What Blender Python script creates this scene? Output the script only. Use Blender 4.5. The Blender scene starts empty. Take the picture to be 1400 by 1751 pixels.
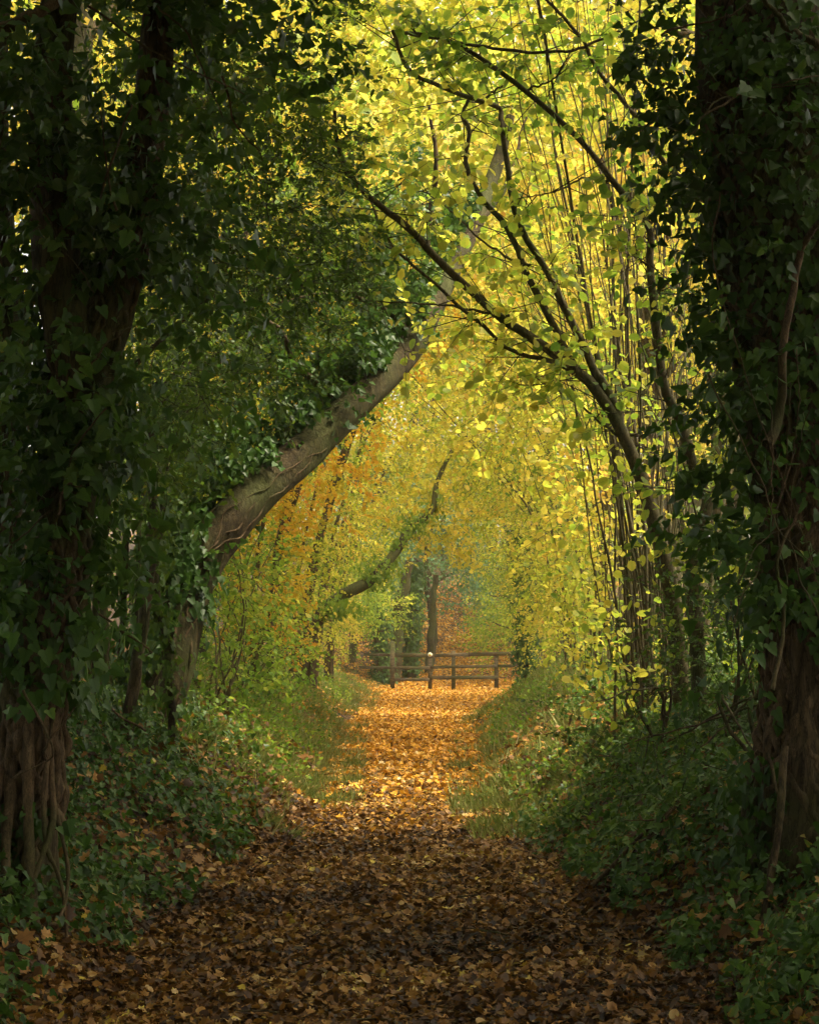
import bpy, math, random
import numpy as np
from mathutils import Vector

SC = bpy.context.scene
R = math.radians
# ------------------------------------------------------------------ camera
F, CX, CY, HOR = 2777.0, 700.0, 875.5, 1100.0
CAMZ = 1.6
TILT = math.atan((HOR - CY) / F)
cam_d = bpy.data.cameras.new('camera')
cam = bpy.data.objects.new('camera', cam_d)
SC.collection.objects.link(cam)
cam.location = (0, 0, CAMZ)
cam.rotation_euler = (R(90) + TILT, 0, 0)
cam_d.sensor_fit = 'VERTICAL'
cam_d.sensor_height = 36
cam_d.lens = 36 * F / 1751
cam_d.clip_start = 0.1
cam_d.clip_end = 3000
SC.camera = cam
# ------------------------------------------------------------------ light
SUN_DIR = Vector((0.42, -0.05, 0.9)).normalized()
elev = math.asin(SUN_DIR.z)
azim = math.atan2(SUN_DIR.x, SUN_DIR.y)
w = bpy.data.worlds.new('World')
SC.world = w
w.use_nodes = True
nt = w.node_tree
sky = nt.nodes.new('ShaderNodeTexSky')
sky.sky_type = 'NISHITA'
sky.sun_disc = False
sky.sun_elevation = elev
sky.sun_rotation = azim
sky.dust_density = 6.0
sky.air_density = 1.0
sky.ozone_density = 0.5
bg = nt.nodes['Background']
bg.inputs['Strength'].default_value = 0.13
hs = nt.nodes.new('ShaderNodeHueSaturation'); hs.inputs['Saturation'].default_value = 0.4   # thin overcast
tint = nt.nodes.new('ShaderNodeMix'); tint.data_type = 'RGBA'; tint.blend_type = 'MULTIPLY'; tint.inputs[0].default_value = 1
tint.inputs[7].default_value = (1.0, .94, .80, 1)
nt.links.new(sky.outputs[0], hs.inputs['Color']); nt.links.new(hs.outputs[0], tint.inputs[6])
nt.links.new(tint.outputs[2], bg.inputs['Color'])
sun_d = bpy.data.lights.new('sun', 'SUN')
sun_d.energy = 1.5
sun_d.angle = R(16)
sun_d.color = (1.0, 0.86, 0.62)
sun = bpy.data.objects.new('sun', sun_d)
SC.collection.objects.link(sun)
sun.rotation_euler = SUN_DIR.to_track_quat('Z', 'Y').to_euler()
SC.view_settings.view_transform = 'Standard'
SC.view_settings.look = 'None'
SC.view_settings.gamma = 1
SC.view_settings.exposure = 2.2
SC.render.engine = 'CYCLES'
cy = SC.cycles
cy.max_bounces = 7
cy.diffuse_bounces = 3
cy.glossy_bounces = 2
cy.transmission_bounces = 5
cy.transparent_max_bounces = 4
cy.caustics_reflective = False
cy.caustics_refractive = False
cy.sample_clamp_indirect = 6.0
cy.use_denoising = True
try:
    cy.denoiser = 'OPENIMAGEDENOISE'
    cy.denoising_input_passes = 'RGB_ALBEDO_NORMAL'
except Exception:
    pass

HAZE = 0.0010
rng = np.random.default_rng(11)
random.seed(5)

# ------------------------------------------------------------------ helpers
def P(px, py, d):
    """point of the place that stands d metres down the lane on the sight line of a photo pixel"""
    u = (px - CX) / F
    v = (CY - py) / F
    dy = math.cos(TILT) - v * math.sin(TILT)
    dz = math.sin(TILT) + v * math.cos(TILT)
    s = d / dy
    return Vector((u * s, d, CAMZ + dz * s))

def nrm(a):
    return a / np.maximum(np.linalg.norm(a, axis=-1, keepdims=True), 1e-9)

_k = np.random.default_rng(3)
_W = [(_k.normal(size=3), _k.uniform(0, 6.28), 1.0 / (1 + 0.3 * i)) for i in range(9)]
def noise3(p, f):
    """cheap smooth noise, about -1..1"""
    s = np.zeros(len(p))
    for i, (wv, ph, a) in enumerate(_W):
        s += a * np.sin((p @ wv) * f * (1 + 0.35 * i) + ph)
    return s / 2.6

def interp(x, tab):
    return np.interp(x, [t[0] for t in tab], [t[1] for t in tab])

XC = [(-60, 0), (0, 0), (8, 0), (16, -.06), (25, 0.0), (32, .1), (40, .5), (48, 1.0), (55, 1.5), (65, 2.6), (75, 4.2), (90, 8.5), (150, 30)]
WT = [(-60, 1.5), (0, 1.5), (8, 1.25), (12, .95), (16, .8), (25, 1.0), (35, 1.35), (45, 2.0), (55, 2.7), (65, 2.2), (75, 1.6), (150, 1.4)]
AT = [(-60, 1.5), (7, 1.55), (12, 1.8), (30, 1.9), (45, 1.4), (55, .8), (65, 1.2), (80, 1.8), (400, 1.8)]
def ground_h(x, y):
    x = np.asarray(x, float); y = np.asarray(y, float)
    wx = 0.12 * np.sin(y * .55) + .07 * np.sin(y * 1.7 + 1)
    xx = x - interp(y, XC) - wx
    t = np.maximum(0, np.abs(xx) - interp(y, WT) - .08 * np.sin(y * .9 + np.sign(xx)))
    ts = t * t / (t + .35)
    hb = interp(y, AT) * (1 - np.exp(-ts * .62)) + .03 * ts
    und = .08 * np.sin(x * 2.1 + y * .8) * np.sin(y * 1.3 - x) * np.minimum(1, t * 1.5) + .012 * np.sin(x * 6.1) * np.sin(y * 5.3)
    q = np.maximum(0, y - 57)
    hill = 15 * (1 - np.exp(-q * .135 / 15 * (1 - np.exp(-q / 5))))
    dish = .03 * np.minimum(1, (xx / 1.2) ** 2)
    return hb + und + hill + dish
def gh(x, y):
    return float(ground_h(x, y))

def link(o, parent=None):
    SC.collection.objects.link(o)
    if parent is not None:
        o.parent = parent
    return o

def tag(o, label=None, cat=None, group=None, kind=None):
    if label: o['label'] = label
    if cat: o['category'] = cat
    if group: o['group'] = group
    if kind: o['kind'] = kind
    return o

def thing(name, label, cat, loc=(0, 0, 0), group=None):
    o = bpy.data.objects.new(name, None)
    o.empty_display_size = .2
    o.location = loc
    SC.collection.objects.link(o)
    return tag(o, label, cat, group)

def mesh_from(name, verts, loops, starts, mat, parent=None, attrs=None, smooth=False, off=None):
    verts = np.asarray(verts, np.float32)
    if off is not None:
        verts = verts - np.asarray(off, np.float32)
    me = bpy.data.meshes.new(name)
    me.vertices.add(len(verts))
    me.vertices.foreach_set('co', verts.ravel())
    me.loops.add(len(loops))
    me.loops.foreach_set('vertex_index', np.asarray(loops, np.int32))
    me.polygons.add(len(starts))
    me.polygons.foreach_set('loop_start', np.asarray(starts, np.int32))
    me.update(calc_edges=True)
    if smooth:
        me.polygons.foreach_set('use_smooth', np.ones(len(starts), bool))
    for k, v in (attrs or {}).items():
        a = me.attributes.new(k, 'FLOAT', 'POINT')
        a.data.foreach_set('value', np.asarray(v, np.float32))
    me.materials.append(mat)
    o = bpy.data.objects.new(name, me)
    return link(o, parent)

# ---- leaf outlines: half outline, stem at 0, tip at 1
HALF = {
    'hazel': [(0, 0), (.02, .22), (.22, .40), (.50, .43), (.76, .30), (1, 0)],
    'ivy': [(0, 0), (-.13, .16), (-.10, .36), (.08, .50), (.28, .34), (.50, .31), (.74, .16), (1, 0)],
    'hazel_b': [(0, 0), (-.04, .20), (.12, .37), (.36, .45), (.58, .41), (.66, .44), (.80, .24), (.86, .23), (1, 0)],
    'ivy_round': [(0, 0), (-.08, .30), (.18, .44), (.55, .30), (1, 0)],
    'maple': [(0, 0), (-.06, .26), (.14, .26), (.24, .56), (.46, .28), (.74, .42), (.72, .16), (1, 0)],
    'holly': [(0, 0), (.18, .25), (.34, .16), (.52, .27), (.70, .13), (1, 0)],
    'plain': [(0, 0), (.42, .36), (1, 0)],
    'blade': [(0, .0), (.3, .022), (1, 0)],
}
def make_template(kind):
    h = HALF[kind]
    v = [h[0], h[-1]] + [(a, b) for a, b in h[1:-1]] + [(a, -b) for a, b in h[1:-1]]
    n = len(h) - 2
    f1 = [0] + [2 + n + i for i in range(n)] + [1]
    f2 = [1] + [2 + i for i in range(n)][::-1] + [0]
    return np.array(v), [f1, f2]
TPL = {k: make_template(k) for k in HALF}

class Leaves:
    """collects leaf placements; builds ONE mesh"""
    def __init__(self):
        self.parts = []
    def add(self, kind, pos, tip, nor, size, rnd, curl=0.12, fold=0.15):
        if len(pos) == 0: return
        self.parts.append((kind, pos, tip, nor, np.broadcast_to(size, len(pos)), np.broadcast_to(rnd, len(pos)),
                           np.broadcast_to(curl, len(pos)), np.broadcast_to(fold, len(pos))))
    def count(self):
        return sum(len(p[1]) for p in self.parts)
    def build(self, name, mat, parent=None, off=None, twigs=None):
        V, L, S, A, LU, LV = [], [], [], [], [], []
        vo = lo = 0
        for kind, pos, tip, nor, size, rnd, curl, fold in self.parts:
            tv, tf = TPL[kind]
            t = nrm(tip)
            s = nrm(np.cross(nor, t))
            n = np.cross(t, s)
            x = tv[None, :, 0]; y = tv[None, :, 1]
            z = fold[:, None] * np.abs(y) - curl[:, None] * x * x
            co = pos[:, None, :] + size[:, None, None] * (x[..., None] * t[:, None, :] + y[..., None] * s[:, None, :] + z[..., None] * n[:, None, :])
            N, K = len(pos), len(tv)
            V.append(co.reshape(-1, 3))
            base = vo + np.arange(N) * K
            idx = np.array(tf[0] + tf[1])
            L.append((base[:, None] + idx[None, :]).ravel())
            l0, l1 = len(tf[0]), len(tf[1])
            st = lo + np.arange(N) * (l0 + l1)
            S.append(np.stack([st, st + l0], 1).ravel())
            A.append(np.repeat(rnd, K)); LU.append(np.tile(tv[:, 0], N)); LV.append(np.tile(np.abs(tv[:, 1]), N))
            vo += N * K; lo += N * (l0 + l1)
        nl = sum(len(q) for q in S)
        if twigs is not None and twigs.n:
            f = np.concatenate(twigs.Fq)
            V.append(np.concatenate(twigs.V)); L.append((f + vo).ravel()); S.append(lo + np.arange(len(f)) * 4); A.append(np.zeros(twigs.n)); LU.append(np.zeros(twigs.n)); LV.append(np.zeros(twigs.n))
        o = mesh_from(name, np.concatenate(V), np.concatenate(L), np.concatenate(S), mat, parent, {'rnd': np.concatenate(A), 'lu': np.concatenate(LU), 'lv': np.concatenate(LV)}, off=off)
        if twigs is not None and twigs.n:
            o.data.materials.append(M['twig'])
            mi = np.zeros(len(o.data.polygons), np.int32); mi[nl:] = 1
            o.data.polygons.foreach_set('material_index', mi)
        return o

def tube_arrays(pts, rad, k, wob=0.0, seed=0, lobes=0.0):
    pts = np.array([tuple(p) for p in pts], float)
    n = len(pts)
    rad = np.asarray(rad, float)
    tan = nrm(np.gradient(pts, axis=0))
    ref = np.array([0, 1.0, 0]) if abs(tan[:, 1]).mean() < .8 else np.array([1.0, 0, 0])
    s = nrm(np.cross(np.tile(ref, (n, 1)), tan))
    b = np.cross(tan, s)
    a = np.arange(k) / k * 2 * math.pi
    rr = np.repeat(rad[:, None], k, 1)
    if wob > 0 or lobes > 0:
        L = np.concatenate([[0], np.cumsum(np.linalg.norm(np.diff(pts, axis=0), axis=1))])[:, None]
        r0 = max(rad.mean(), 1e-3)
        m = np.sin(a[None] * 3 + L / r0 * .35 + seed) * .5 + np.sin(a[None] * 5 - L / r0 * .6 + seed * 2) * .35 + np.sin(a[None] * 2 + L / r0 * .9 + seed) * .4 + np.sin(a[None] * 9 + L / r0 * 1.7 + seed) * .2
        rr = rr * (1 + wob * m)
        if lobes > 0:
            rr = rr * (1 + lobes * np.maximum(0, np.sin(a[None] * 6 + seed + L * .4)))
    v = pts[:, None, :] + rr[..., None] * (np.cos(a)[None, :, None] * s[:, None, :] + np.sin(a)[None, :, None] * b[:, None, :])
    v = v.reshape(-1, 3)
    i = np.arange(n - 1)[:, None] * k
    j = np.arange(k)[None, :]
    j2 = (j + 1) % k
    f = np.stack([i + j, i + j2, i + k + j2, i + k + j], -1).reshape(-1, 4)
    return v, f

class Tubes:
    def __init__(self): self.V, self.Fq, self.n = [], [], 0
    def add(self, pts, rad, k=6, wob=0., seed=0, lobes=0.):
        v, f = tube_arrays(pts, rad, k, wob, seed, lobes)
        self.V.append(v); self.Fq.append(f + self.n); self.n += len(v)
    def add_segs(self, p0, p1, r0, r1):
        """many straight three-sided twigs at once"""
        if len(p0) == 0: return
        t = nrm(p1 - p0)
        ref = np.where(np.abs(t[:, 2:3]) > .9, [[1., 0, 0]], [[0, 0, 1.]])
        s = nrm(np.cross(ref, t)); b = np.cross(t, s)
        a = np.arange(3) / 3 * 6.2832
        ring = np.cos(a)[None, :, None] * s[:, None, :] + np.sin(a)[None, :, None] * b[:, None, :]
        r0 = np.broadcast_to(r0, len(p0))[:, None, None]; r1 = np.broadcast_to(r1, len(p0))[:, None, None]
        v = np.concatenate([p0[:, None] + ring * r0, p1[:, None] + ring * r1], 1)
        base = self.n + np.arange(len(p0))[:, None, None] * 6
        q = np.array([[0, 1, 4, 3], [1, 2, 5, 4], [2, 0, 3, 5]])[None]
        self.V.append(v.reshape(-1, 3)); self.Fq.append((base + q).reshape(-1, 4)); self.n += 6 * len(p0)
    def build(self, name, mat, parent=None, off=None, smooth=True):
        f = np.concatenate(self.Fq)
        return mesh_from(name, np.concatenate(self.V), f.ravel(), np.arange(len(f)) * 4, mat, parent, smooth=smooth, off=off)

def curve(ctrl, n=24, jit=0.0):
    """Catmull-Rom through control points"""
    c = np.array([tuple(p) for p in ctrl], float)
    if len(c) == 2:
        c = np.array([c[0], (c[0] + c[1]) / 2, c[1]])
    e = np.concatenate([[2 * c[0] - c[1]], c, [2 * c[-1] - c[-2]]])
    m = len(c) - 1
    out = []
    for u in np.linspace(0, m, n):
        i = min(int(u), m - 1); t = u - i
        p0, p1, p2, p3 = e[i], e[i + 1], e[i + 2], e[i + 3]
        out.append(.5 * (2 * p1 + (p2 - p0) * t + (2 * p0 - 5 * p1 + 4 * p2 - p3) * t * t + (3 * p1 - p0 - 3 * p2 + p3) * t ** 3))
    out = np.array(out)
    if jit > 0:
        j = rng.normal(size=out.shape) * jit
        j[1:-1] = (j[:-2] + j[1:-1] + j[2:]) / 2
        j[0] = 0
        out = out + j
    return out

# ------------------------------------------------------------------ materials
def new_mat(name):
    m = bpy.data.materials.new(name); m.use_nodes = True
    t = m.node_tree; t.nodes.clear()
    out = t.nodes.new('ShaderNodeOutputMaterial')
    return m, t, out
def ramp(t, stops, fac):
    r = t.nodes.new('ShaderNodeValToRGB')
    while len(r.color_ramp.elements) < len(stops): r.color_ramp.elements.new(.5)
    for e, (p, c) in zip(r.color_ramp.elements, stops):
        e.position = p; e.color = (*c, 1)
    t.links.new(fac, r.inputs[0])
    return r.outputs[0]
def leaf_mat(name, stops, rough=.5, trans=.5, spec=.3, tboost=1.0, veins=.6):
    m, t, out = new_mat(name)
    at = t.nodes.new('ShaderNodeAttribute'); at.attribute_name = 'rnd'
    geo = t.nodes.new('ShaderNodeNewGeometry')
    nz = t.nodes.new('ShaderNodeTexNoise'); nz.inputs['Scale'].default_value = 22; nz.inputs['Detail'].default_value = 3
    t.links.new(geo.outputs['Position'], nz.inputs['Vector'])
    add = t.nodes.new('ShaderNodeMath'); add.operation = 'MULTIPLY_ADD'
    t.links.new(nz.outputs['Fac'], add.inputs[0]); add.inputs[1].default_value = .30; 
    sub = t.nodes.new('ShaderNodeMath'); sub.operation = 'SUBTRACT'; sub.inputs[1].default_value = .15
    t.links.new(at.outputs['Fac'], add.inputs[2]); t.links.new(add.outputs[0], sub.inputs[0])
    def at_(nm):
        q = t.nodes.new('ShaderNodeAttribute'); q.attribute_name = nm; return q.outputs['Fac']
    def ma(op, a, b, c_=None):
        q = t.nodes.new('ShaderNodeMath'); q.operation = op
        for i_, v_ in enumerate((a, b, c_)):
            if v_ is None: continue
            if isinstance(v_, (int, float)): q.inputs[i_].default_value = v_
            else: t.links.new(v_, q.inputs[i_])
        return q.outputs[0]
    lv = at_('lv')
    ph = ma('MULTIPLY_ADD', lv, -.75, at_('lu'))
    rib = ma('LESS_THAN', lv, .025)
    vn = ma('POWER', ma('SUBTRACT', 1.0, ma('ABSOLUTE', ma('SINE', ma('MULTIPLY', ph, 15.0), 0), 0)), 6.0)
    vv = ma('MAXIMUM', vn, rib)
    edge = ma('MULTIPLY', ma('SMOOTH_MIN', ma('MULTIPLY', lv, lv), 1.0, .1), veins)
    fac0 = ma('ADD', sub.outputs[0], edge)
    c0 = ramp(t, stops, fac0)
    dk = t.nodes.new('ShaderNodeMix'); dk.data_type = 'RGBA'; dk.blend_type = 'MULTIPLY'
    t.links.new(ma('MULTIPLY', vv, .38), dk.inputs[0]); t.links.new(c0, dk.inputs[6]); dk.inputs[7].default_value = (.45, .5, .4, 1)
    c = dk.outputs[2]
    pr = t.nodes.new('ShaderNodeBsdfPrincipled')
    t.links.new(c, pr.inputs['Base Color'])
    pr.inputs['Roughness'].default_value = rough
    pr.inputs['Specular IOR Level'].default_value = spec
    tr = t.nodes.new('ShaderNodeBsdfTranslucent')
    g = t.nodes.new('ShaderNodeGamma'); g.inputs[1].default_value = .85
    mul = t.nodes.new('ShaderNodeMix'); mul.data_type = 'RGBA'; mul.blend_type = 'MULTIPLY'; mul.inputs[0].default_value = 1
    t.links.new(c, g.inputs[0]); t.links.new(g.outputs[0], mul.inputs[6]); mul.inputs[7].default_value = (tboost, tboost, tboost * .7, 1)
    t.links.new(mul.outputs[2], tr.inputs['Color'])
    mx = t.nodes.new('ShaderNodeMixShader'); mx.inputs[0].default_value = trans
    t.links.new(pr.outputs[0], mx.inputs[1]); t.links.new(tr.outputs[0], mx.inputs[2])
    t.links.new(mx.outputs[0], out.inputs[0])
    return m
def bark_mat(name, a, b, c, scale=9, stretch=(1, 1, .18), bump=.6, dist=.02, moss=.45, crack=.35):
    m, t, out = new_mat(name)
    geo = t.nodes.new('ShaderNodeNewGeometry')
    mp = t.nodes.new('ShaderNodeMapping'); mp.inputs['Scale'].default_value = stretch
    t.links.new(geo.outputs['Position'], mp.inputs[0])
    n1 = t.nodes.new('ShaderNodeTexNoise'); n1.inputs['Scale'].default_value = scale * 2.2; n1.inputs['Detail'].default_value = 8; n1.inputs['Roughness'].default_value = .7
    t.links.new(mp.outputs[0], n1.inputs['Vector'])
    n2 = t.nodes.new('ShaderNodeTexNoise'); n2.inputs['Scale'].default_value = 1.6; n2.inputs['Detail'].default_value = 4
    t.links.new(geo.outputs['Position'], n2.inputs['Vector'])
    c1 = ramp(t, [(.3, a), (.5, b), (.72, c)], n1.outputs['Fac'])
    gm = ramp(t, [(moss, (0, 0, 0)), (moss + .22, (1, 1, 1))], n2.outputs['Fac'])
    mx = t.nodes.new('ShaderNodeMix'); mx.data_type = 'RGBA'
    t.links.new(gm, mx.inputs[0]); t.links.new(c1, mx.inputs[6]); mx.inputs[7].default_value = (.07, .075, .022, 1)
    pr = t.nodes.new('ShaderNodeBsdfPrincipled'); pr.inputs['Roughness'].default_value = .85; pr.inputs['Specular IOR Level'].default_value = .2
    vo = t.nodes.new('ShaderNodeTexVoronoi'); vo.feature = 'DISTANCE_TO_EDGE'; vo.inputs['Scale'].default_value = scale * 2.6
    wp_ = t.nodes.new('ShaderNodeVectorMath'); wp_.operation = 'MULTIPLY_ADD'; wp_.inputs[1].default_value = (.12, .12, .12)
    t.links.new(n1.outputs['Color'], wp_.inputs[0]); t.links.new(mp.outputs[0], wp_.inputs[2]); t.links.new(wp_.outputs[0], vo.inputs['Vector'])
    ck = ramp(t, [(0, (crack, crack, crack)), (.12, (1, 1, 1))], vo.outputs[0])
    cm = t.nodes.new('ShaderNodeMix'); cm.data_type = 'RGBA'; cm.blend_type = 'MULTIPLY'; cm.inputs[0].default_value = 1
    t.links.new(mx.outputs[2], cm.inputs[6]); t.links.new(ck, cm.inputs[7]); t.links.new(cm.outputs[2], pr.inputs['Base Color'])
    ad = t.nodes.new('ShaderNodeMath'); ad.operation = 'ADD'
    t.links.new(n1.outputs['Fac'], ad.inputs[0]); t.links.new(vo.outputs[0], ad.inputs[1])
    bp = t.nodes.new('ShaderNodeBump'); bp.inputs['Strength'].default_value = bump; bp.inputs['Distance'].default_value = dist
    t.links.new(ad.outputs[0], bp.inputs['Height']); t.links.new(bp.outputs[0], pr.inputs['Normal'])
    t.links.new(pr.outputs[0], out.inputs[0])
    return m

M = {}
M['hazel'] = leaf_mat('hazel_leaf', [(.0, (.09, .19, .02)), (.28, (.26, .36, .035)), (.52, (.52, .49, .06)), (.82, (.74, .56, .09)), (1, (.58, .30, .06))], .5, .62, .3, 1.15)
M['yellow'] = leaf_mat('yellow_leaf', [(.0, (.20, .30, .03)), (.35, (.54, .50, .07)), (.65, (.76, .58, .10)), (1, (.72, .42, .09))], .5, .62, .25, 1.15)
M['orange'] = leaf_mat('maple_leaf', [(.0, (.34, .36, .03)), (.35, (.66, .46, .04)), (.7, (.74, .38, .04)), (1, (.55, .20, .03))], .5, .55, .25, 1.1)
M['green'] = leaf_mat('green_leaf', [(.0, (.05, .12, .015)), (.4, (.13, .24, .025)), (.75, (.26, .36, .04)), (1, (.50, .46, .06))], .5, .55, .25, 1.1)
M['ivy'] = leaf_mat('ivy_leaf', [(.0, (.02, .048, .008)), (.5, (.05, .12, .016)), (.85, (.11, .20, .03)), (.97, (.18, .26, .04)), (1, (.3, .22, .03))], .42, .35, .32, 1)
M['holly'] = leaf_mat('holly_leaf', [(.0, (.03, .06, .01)), (.5, (.07, .13, .015)), (.9, (.15, .22, .02)), (1, (.30, .26, .03))], .45, .45, .3, 1.1)
M['evergreen'] = leaf_mat('evergreen_leaf', [(.0, (.06, .15, .07)), (.5, (.13, .27, .12)), (1, (.24, .38, .13))], .4, .3, .4, .9)
M['litter'] = leaf_mat('brown_leaf', [(.0, (.015, .007, .003)), (.3, (.06, .026, .006)), (.6, (.21, .092, .014)), (.82, (.38, .19, .035)), (.95, (.54, .38, .16)), (1, (.6, .45, .05))], .55, .15, .35, 1)  # old brown leaves, with foreground shade partly put into the colour
M['litter_lit'] = leaf_mat('orange_leaf', [(.0, (.14, .06, .012)), (.3, (.42, .19, .02)), (.6, (.72, .33, .025)), (.85, (.82, .46, .05)), (1, (.78, .62, .34))], .5, .15, .35, 1)  # brighter version of the brown litter, light of the open stretch put into colour
M['grass'] = leaf_mat('grass_blade', [(.0, (.11, .17, .035)), (.5, (.28, .34, .09)), (.8, (.44, .45, .17)), (1, (.6, .52, .3))], .5, .4, .3, 1)
M['bark'] = bark_mat('rough_bark', (.02, .014, .008), (.10, .068, .034), (.20, .14, .075))
M['bark_tan'] = bark_mat('smooth_bark', (.014, .010, .005), (.055, .040, .017), (.125, .092, .04), 7, (1, 1, .5), .8, .02, .38, .6)
M['bark_hazel'] = bark_mat('hazel_bark', (.045, .035, .017), (.13, .105, .05), (.24, .19, .10), 14, (1, 1, .3), .3, .006)
M['vine'] = bark_mat('ivy_stem_bark', (.035, .023, .013), (.13, .085, .043), (.25, .165, .09), 16, (1, 1, .15), .5, .01)
M['twig'] = bark_mat('twig_bark', (.02, .014, .01), (.05, .035, .02), (.09, .065, .04), 30, (1, 1, 1), .1, .002)
M['wood'] = bark_mat('weathered_wood', (.05, .04, .025), (.12, .09, .05), (.20, .15, .09), 10, (.2, 1, 1), .4, .005)

def soil_mat():
    m, t, out = new_mat('leafy_soil')
    geo = t.nodes.new('ShaderNodeNewGeometry')
    v = t.nodes.new('ShaderNodeTexVoronoi'); v.inputs['Scale'].default_value = 11
    t.links.new(geo.outputs['Position'], v.inputs['Vector'])
    sep = t.nodes.new('ShaderNodeSeparateColor'); t.links.new(v.outputs['Color'], sep.inputs[0])
    c = ramp(t, [(0, (.012, .007, .004)), (.45, (.05, .024, .009)), (.8, (.13, .06, .016)), (1, (.2, .1, .03))], sep.outputs[0])
    pr = t.nodes.new('ShaderNodeBsdfPrincipled'); pr.inputs['Roughness'].default_value = .9
    t.links.new(c, pr.inputs['Base Color'])
    n = t.nodes.new('ShaderNodeTexNoise'); n.inputs['Scale'].default_value = 18; n.inputs['Detail'].default_value = 6
    t.links.new(geo.outputs['Position'], n.inputs['Vector'])
    bp = t.nodes.new('ShaderNodeBump'); bp.inputs['Strength'].default_value = .8; bp.inputs['Distance'].default_value = .04
    t.links.new(n.outputs['Fac'], bp.inputs['Height']); t.links.new(bp.outputs[0], pr.inputs['Normal'])
    t.links.new(pr.outputs[0], out.inputs[0])
    return m

# ------------------------------------------------------------------ ground
def axis(parts):
    a = np.concatenate([np.arange(s, e, st) for s, e, st in parts])
    return a
gx = axis([(-900, -100, 100), (-100, -20, 5), (-20, -6, .5), (-6, 6, .1), (6, 20, .5), (20, 100, 5), (100, 901, 100)])
gy = axis([(-400, -40, 40), (-40, -4, 1), (-4, 30, .15), (30, 80, .4), (80, 160, 3), (160, 1500, 80)])
X, Y = np.meshgrid(gx, gy)
Z = ground_h(X, Y)
nx, ny = len(gx), len(gy)
ii = (np.arange(ny - 1)[:, None] * nx + np.arange(nx - 1)[None, :]).ravel()
fq = np.stack([ii, ii + 1, ii + nx + 1, ii + nx], 1)
g = mesh_from('ground', np.stack([X, Y, Z], -1).reshape(-1, 3), fq.ravel(), np.arange(len(fq)) * 4, soil_mat(), smooth=True)
tag(g, 'sunken woodland lane floor and its two sloping earth banks', 'ground', kind='structure')

def slope_n(x, y):
    e = .05
    dx = (ground_h(x + e, y) - ground_h(x - e, y)) / (2 * e)
    dy = (ground_h(x, y + e) - ground_h(x, y - e)) / (2 * e)
    return nrm(np.stack([-dx, -dy, np.ones_like(dx)], 1))

def on_ground(x, y, lift):
    return np.stack([x, y, ground_h(x, y) + lift], 1)

def rand_y(n, y0, y1, p=1.0):
    """denser near: y drawn with density ~ y^-p"""
    u = rng.random(n)
    if p == 1: return y0 * (y1 / y0) ** u
    a, b = y0 ** (1 - p), y1 ** (1 - p)
    return (a + (b - a) * u) ** (1 / (1 - p))

def edge_t(x, y):
    return np.abs(x - interp(y, XC)) - interp(y, WT)

# fallen leaves
def litter(name, label, mat, n, y0, y1, spread, kinds, smin, smax, p=1.0, lift=.03, keep=None, rr=None, dec=1.4):
    L = Leaves()
    for kind, share in kinds:
        m = int(n * share)
        y = rand_y(m, y0, y1, p)
        wd = interp(y, WT) + spread
        x = interp(y, XC) + rng.uniform(-1, 1, m) * wd
        t = edge_t(x, y)
        k = rng.random(m) < np.exp(-np.maximum(0, t) * dec)
        if keep is not None: k &= keep(x, y)
        x, y = x[k], y[k]; m = len(x)
        nn = nrm(slope_n(x, y) + rng.normal(size=(m, 3)) * .42)
        tp = rng.normal(size=(m, 3)); tp[:, 2] *= .25
        z = rng.random(m) ** 1.5 * lift + .006
        pos = on_ground(x, y, z)
        r = np.clip(rng.beta(2, 2.2, m) + .20 * noise3(pos, 1.1), 0, 1) if rr is None else rr(pos)
        L.add(kind, pos, tp, nn, rng.uniform(smin, smax, m), r, rng.uniform(-.5, .6, m), rng.uniform(-.3, .8, m))
    o = L.build(name, mat)
    tag(o, label, 'fallen leaves', kind='stuff')
    print(name, L.count())
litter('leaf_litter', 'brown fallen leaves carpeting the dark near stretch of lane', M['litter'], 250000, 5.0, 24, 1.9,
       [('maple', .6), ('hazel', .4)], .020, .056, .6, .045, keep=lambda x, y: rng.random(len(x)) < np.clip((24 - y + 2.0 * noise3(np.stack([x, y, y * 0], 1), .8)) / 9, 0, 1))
litter('leaf_litter', 'bright orange fallen leaves carpeting the lit stretch of lane up to the gate', M['litter_lit'], 165000, 12.5, 60, 2.2,
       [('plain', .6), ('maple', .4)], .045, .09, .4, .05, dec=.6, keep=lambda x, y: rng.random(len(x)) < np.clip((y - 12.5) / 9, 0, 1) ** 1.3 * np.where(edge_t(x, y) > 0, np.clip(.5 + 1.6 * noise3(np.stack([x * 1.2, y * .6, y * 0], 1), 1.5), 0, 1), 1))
litter('leaf_litter', 'orange leaf carpet rising up the slope behind the gate', M['litter_lit'], 60000, 57, 100, 3.0,
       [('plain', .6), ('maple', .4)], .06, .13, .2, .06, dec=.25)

L = Leaves()
for side in (-1, 1):
    m = 5200; y = rand_y(m, 5.5, 20, .7); t = rng.uniform(.2, 2.6, m) ; x = interp(y, XC) + side * (interp(y, WT) + t)
    k = noise3(np.stack([x, y, y * 0], 1), 2.2) > rng.uniform(-.5, .6, m); x, y = x[k], y[k]; m = len(x)
    pos = on_ground(x, y, rng.uniform(.08, .2, m))
    L.add('maple', pos, rng.normal(size=(m, 3)) * [1, 1, .4], nrm(slope_n(x, y) + rng.normal(size=(m, 3)) * .35), rng.uniform(.03, .085, m), np.clip(rng.normal(.55, .2, m), 0, 1), rng.uniform(-.4, .5, m), rng.uniform(-.2, .6, m))
o = L.build('caught_leaves', M['litter'])
tag(o, 'brown and tan fallen leaves caught on top of the bank ivy', 'fallen leaves', kind='stuff')
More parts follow.
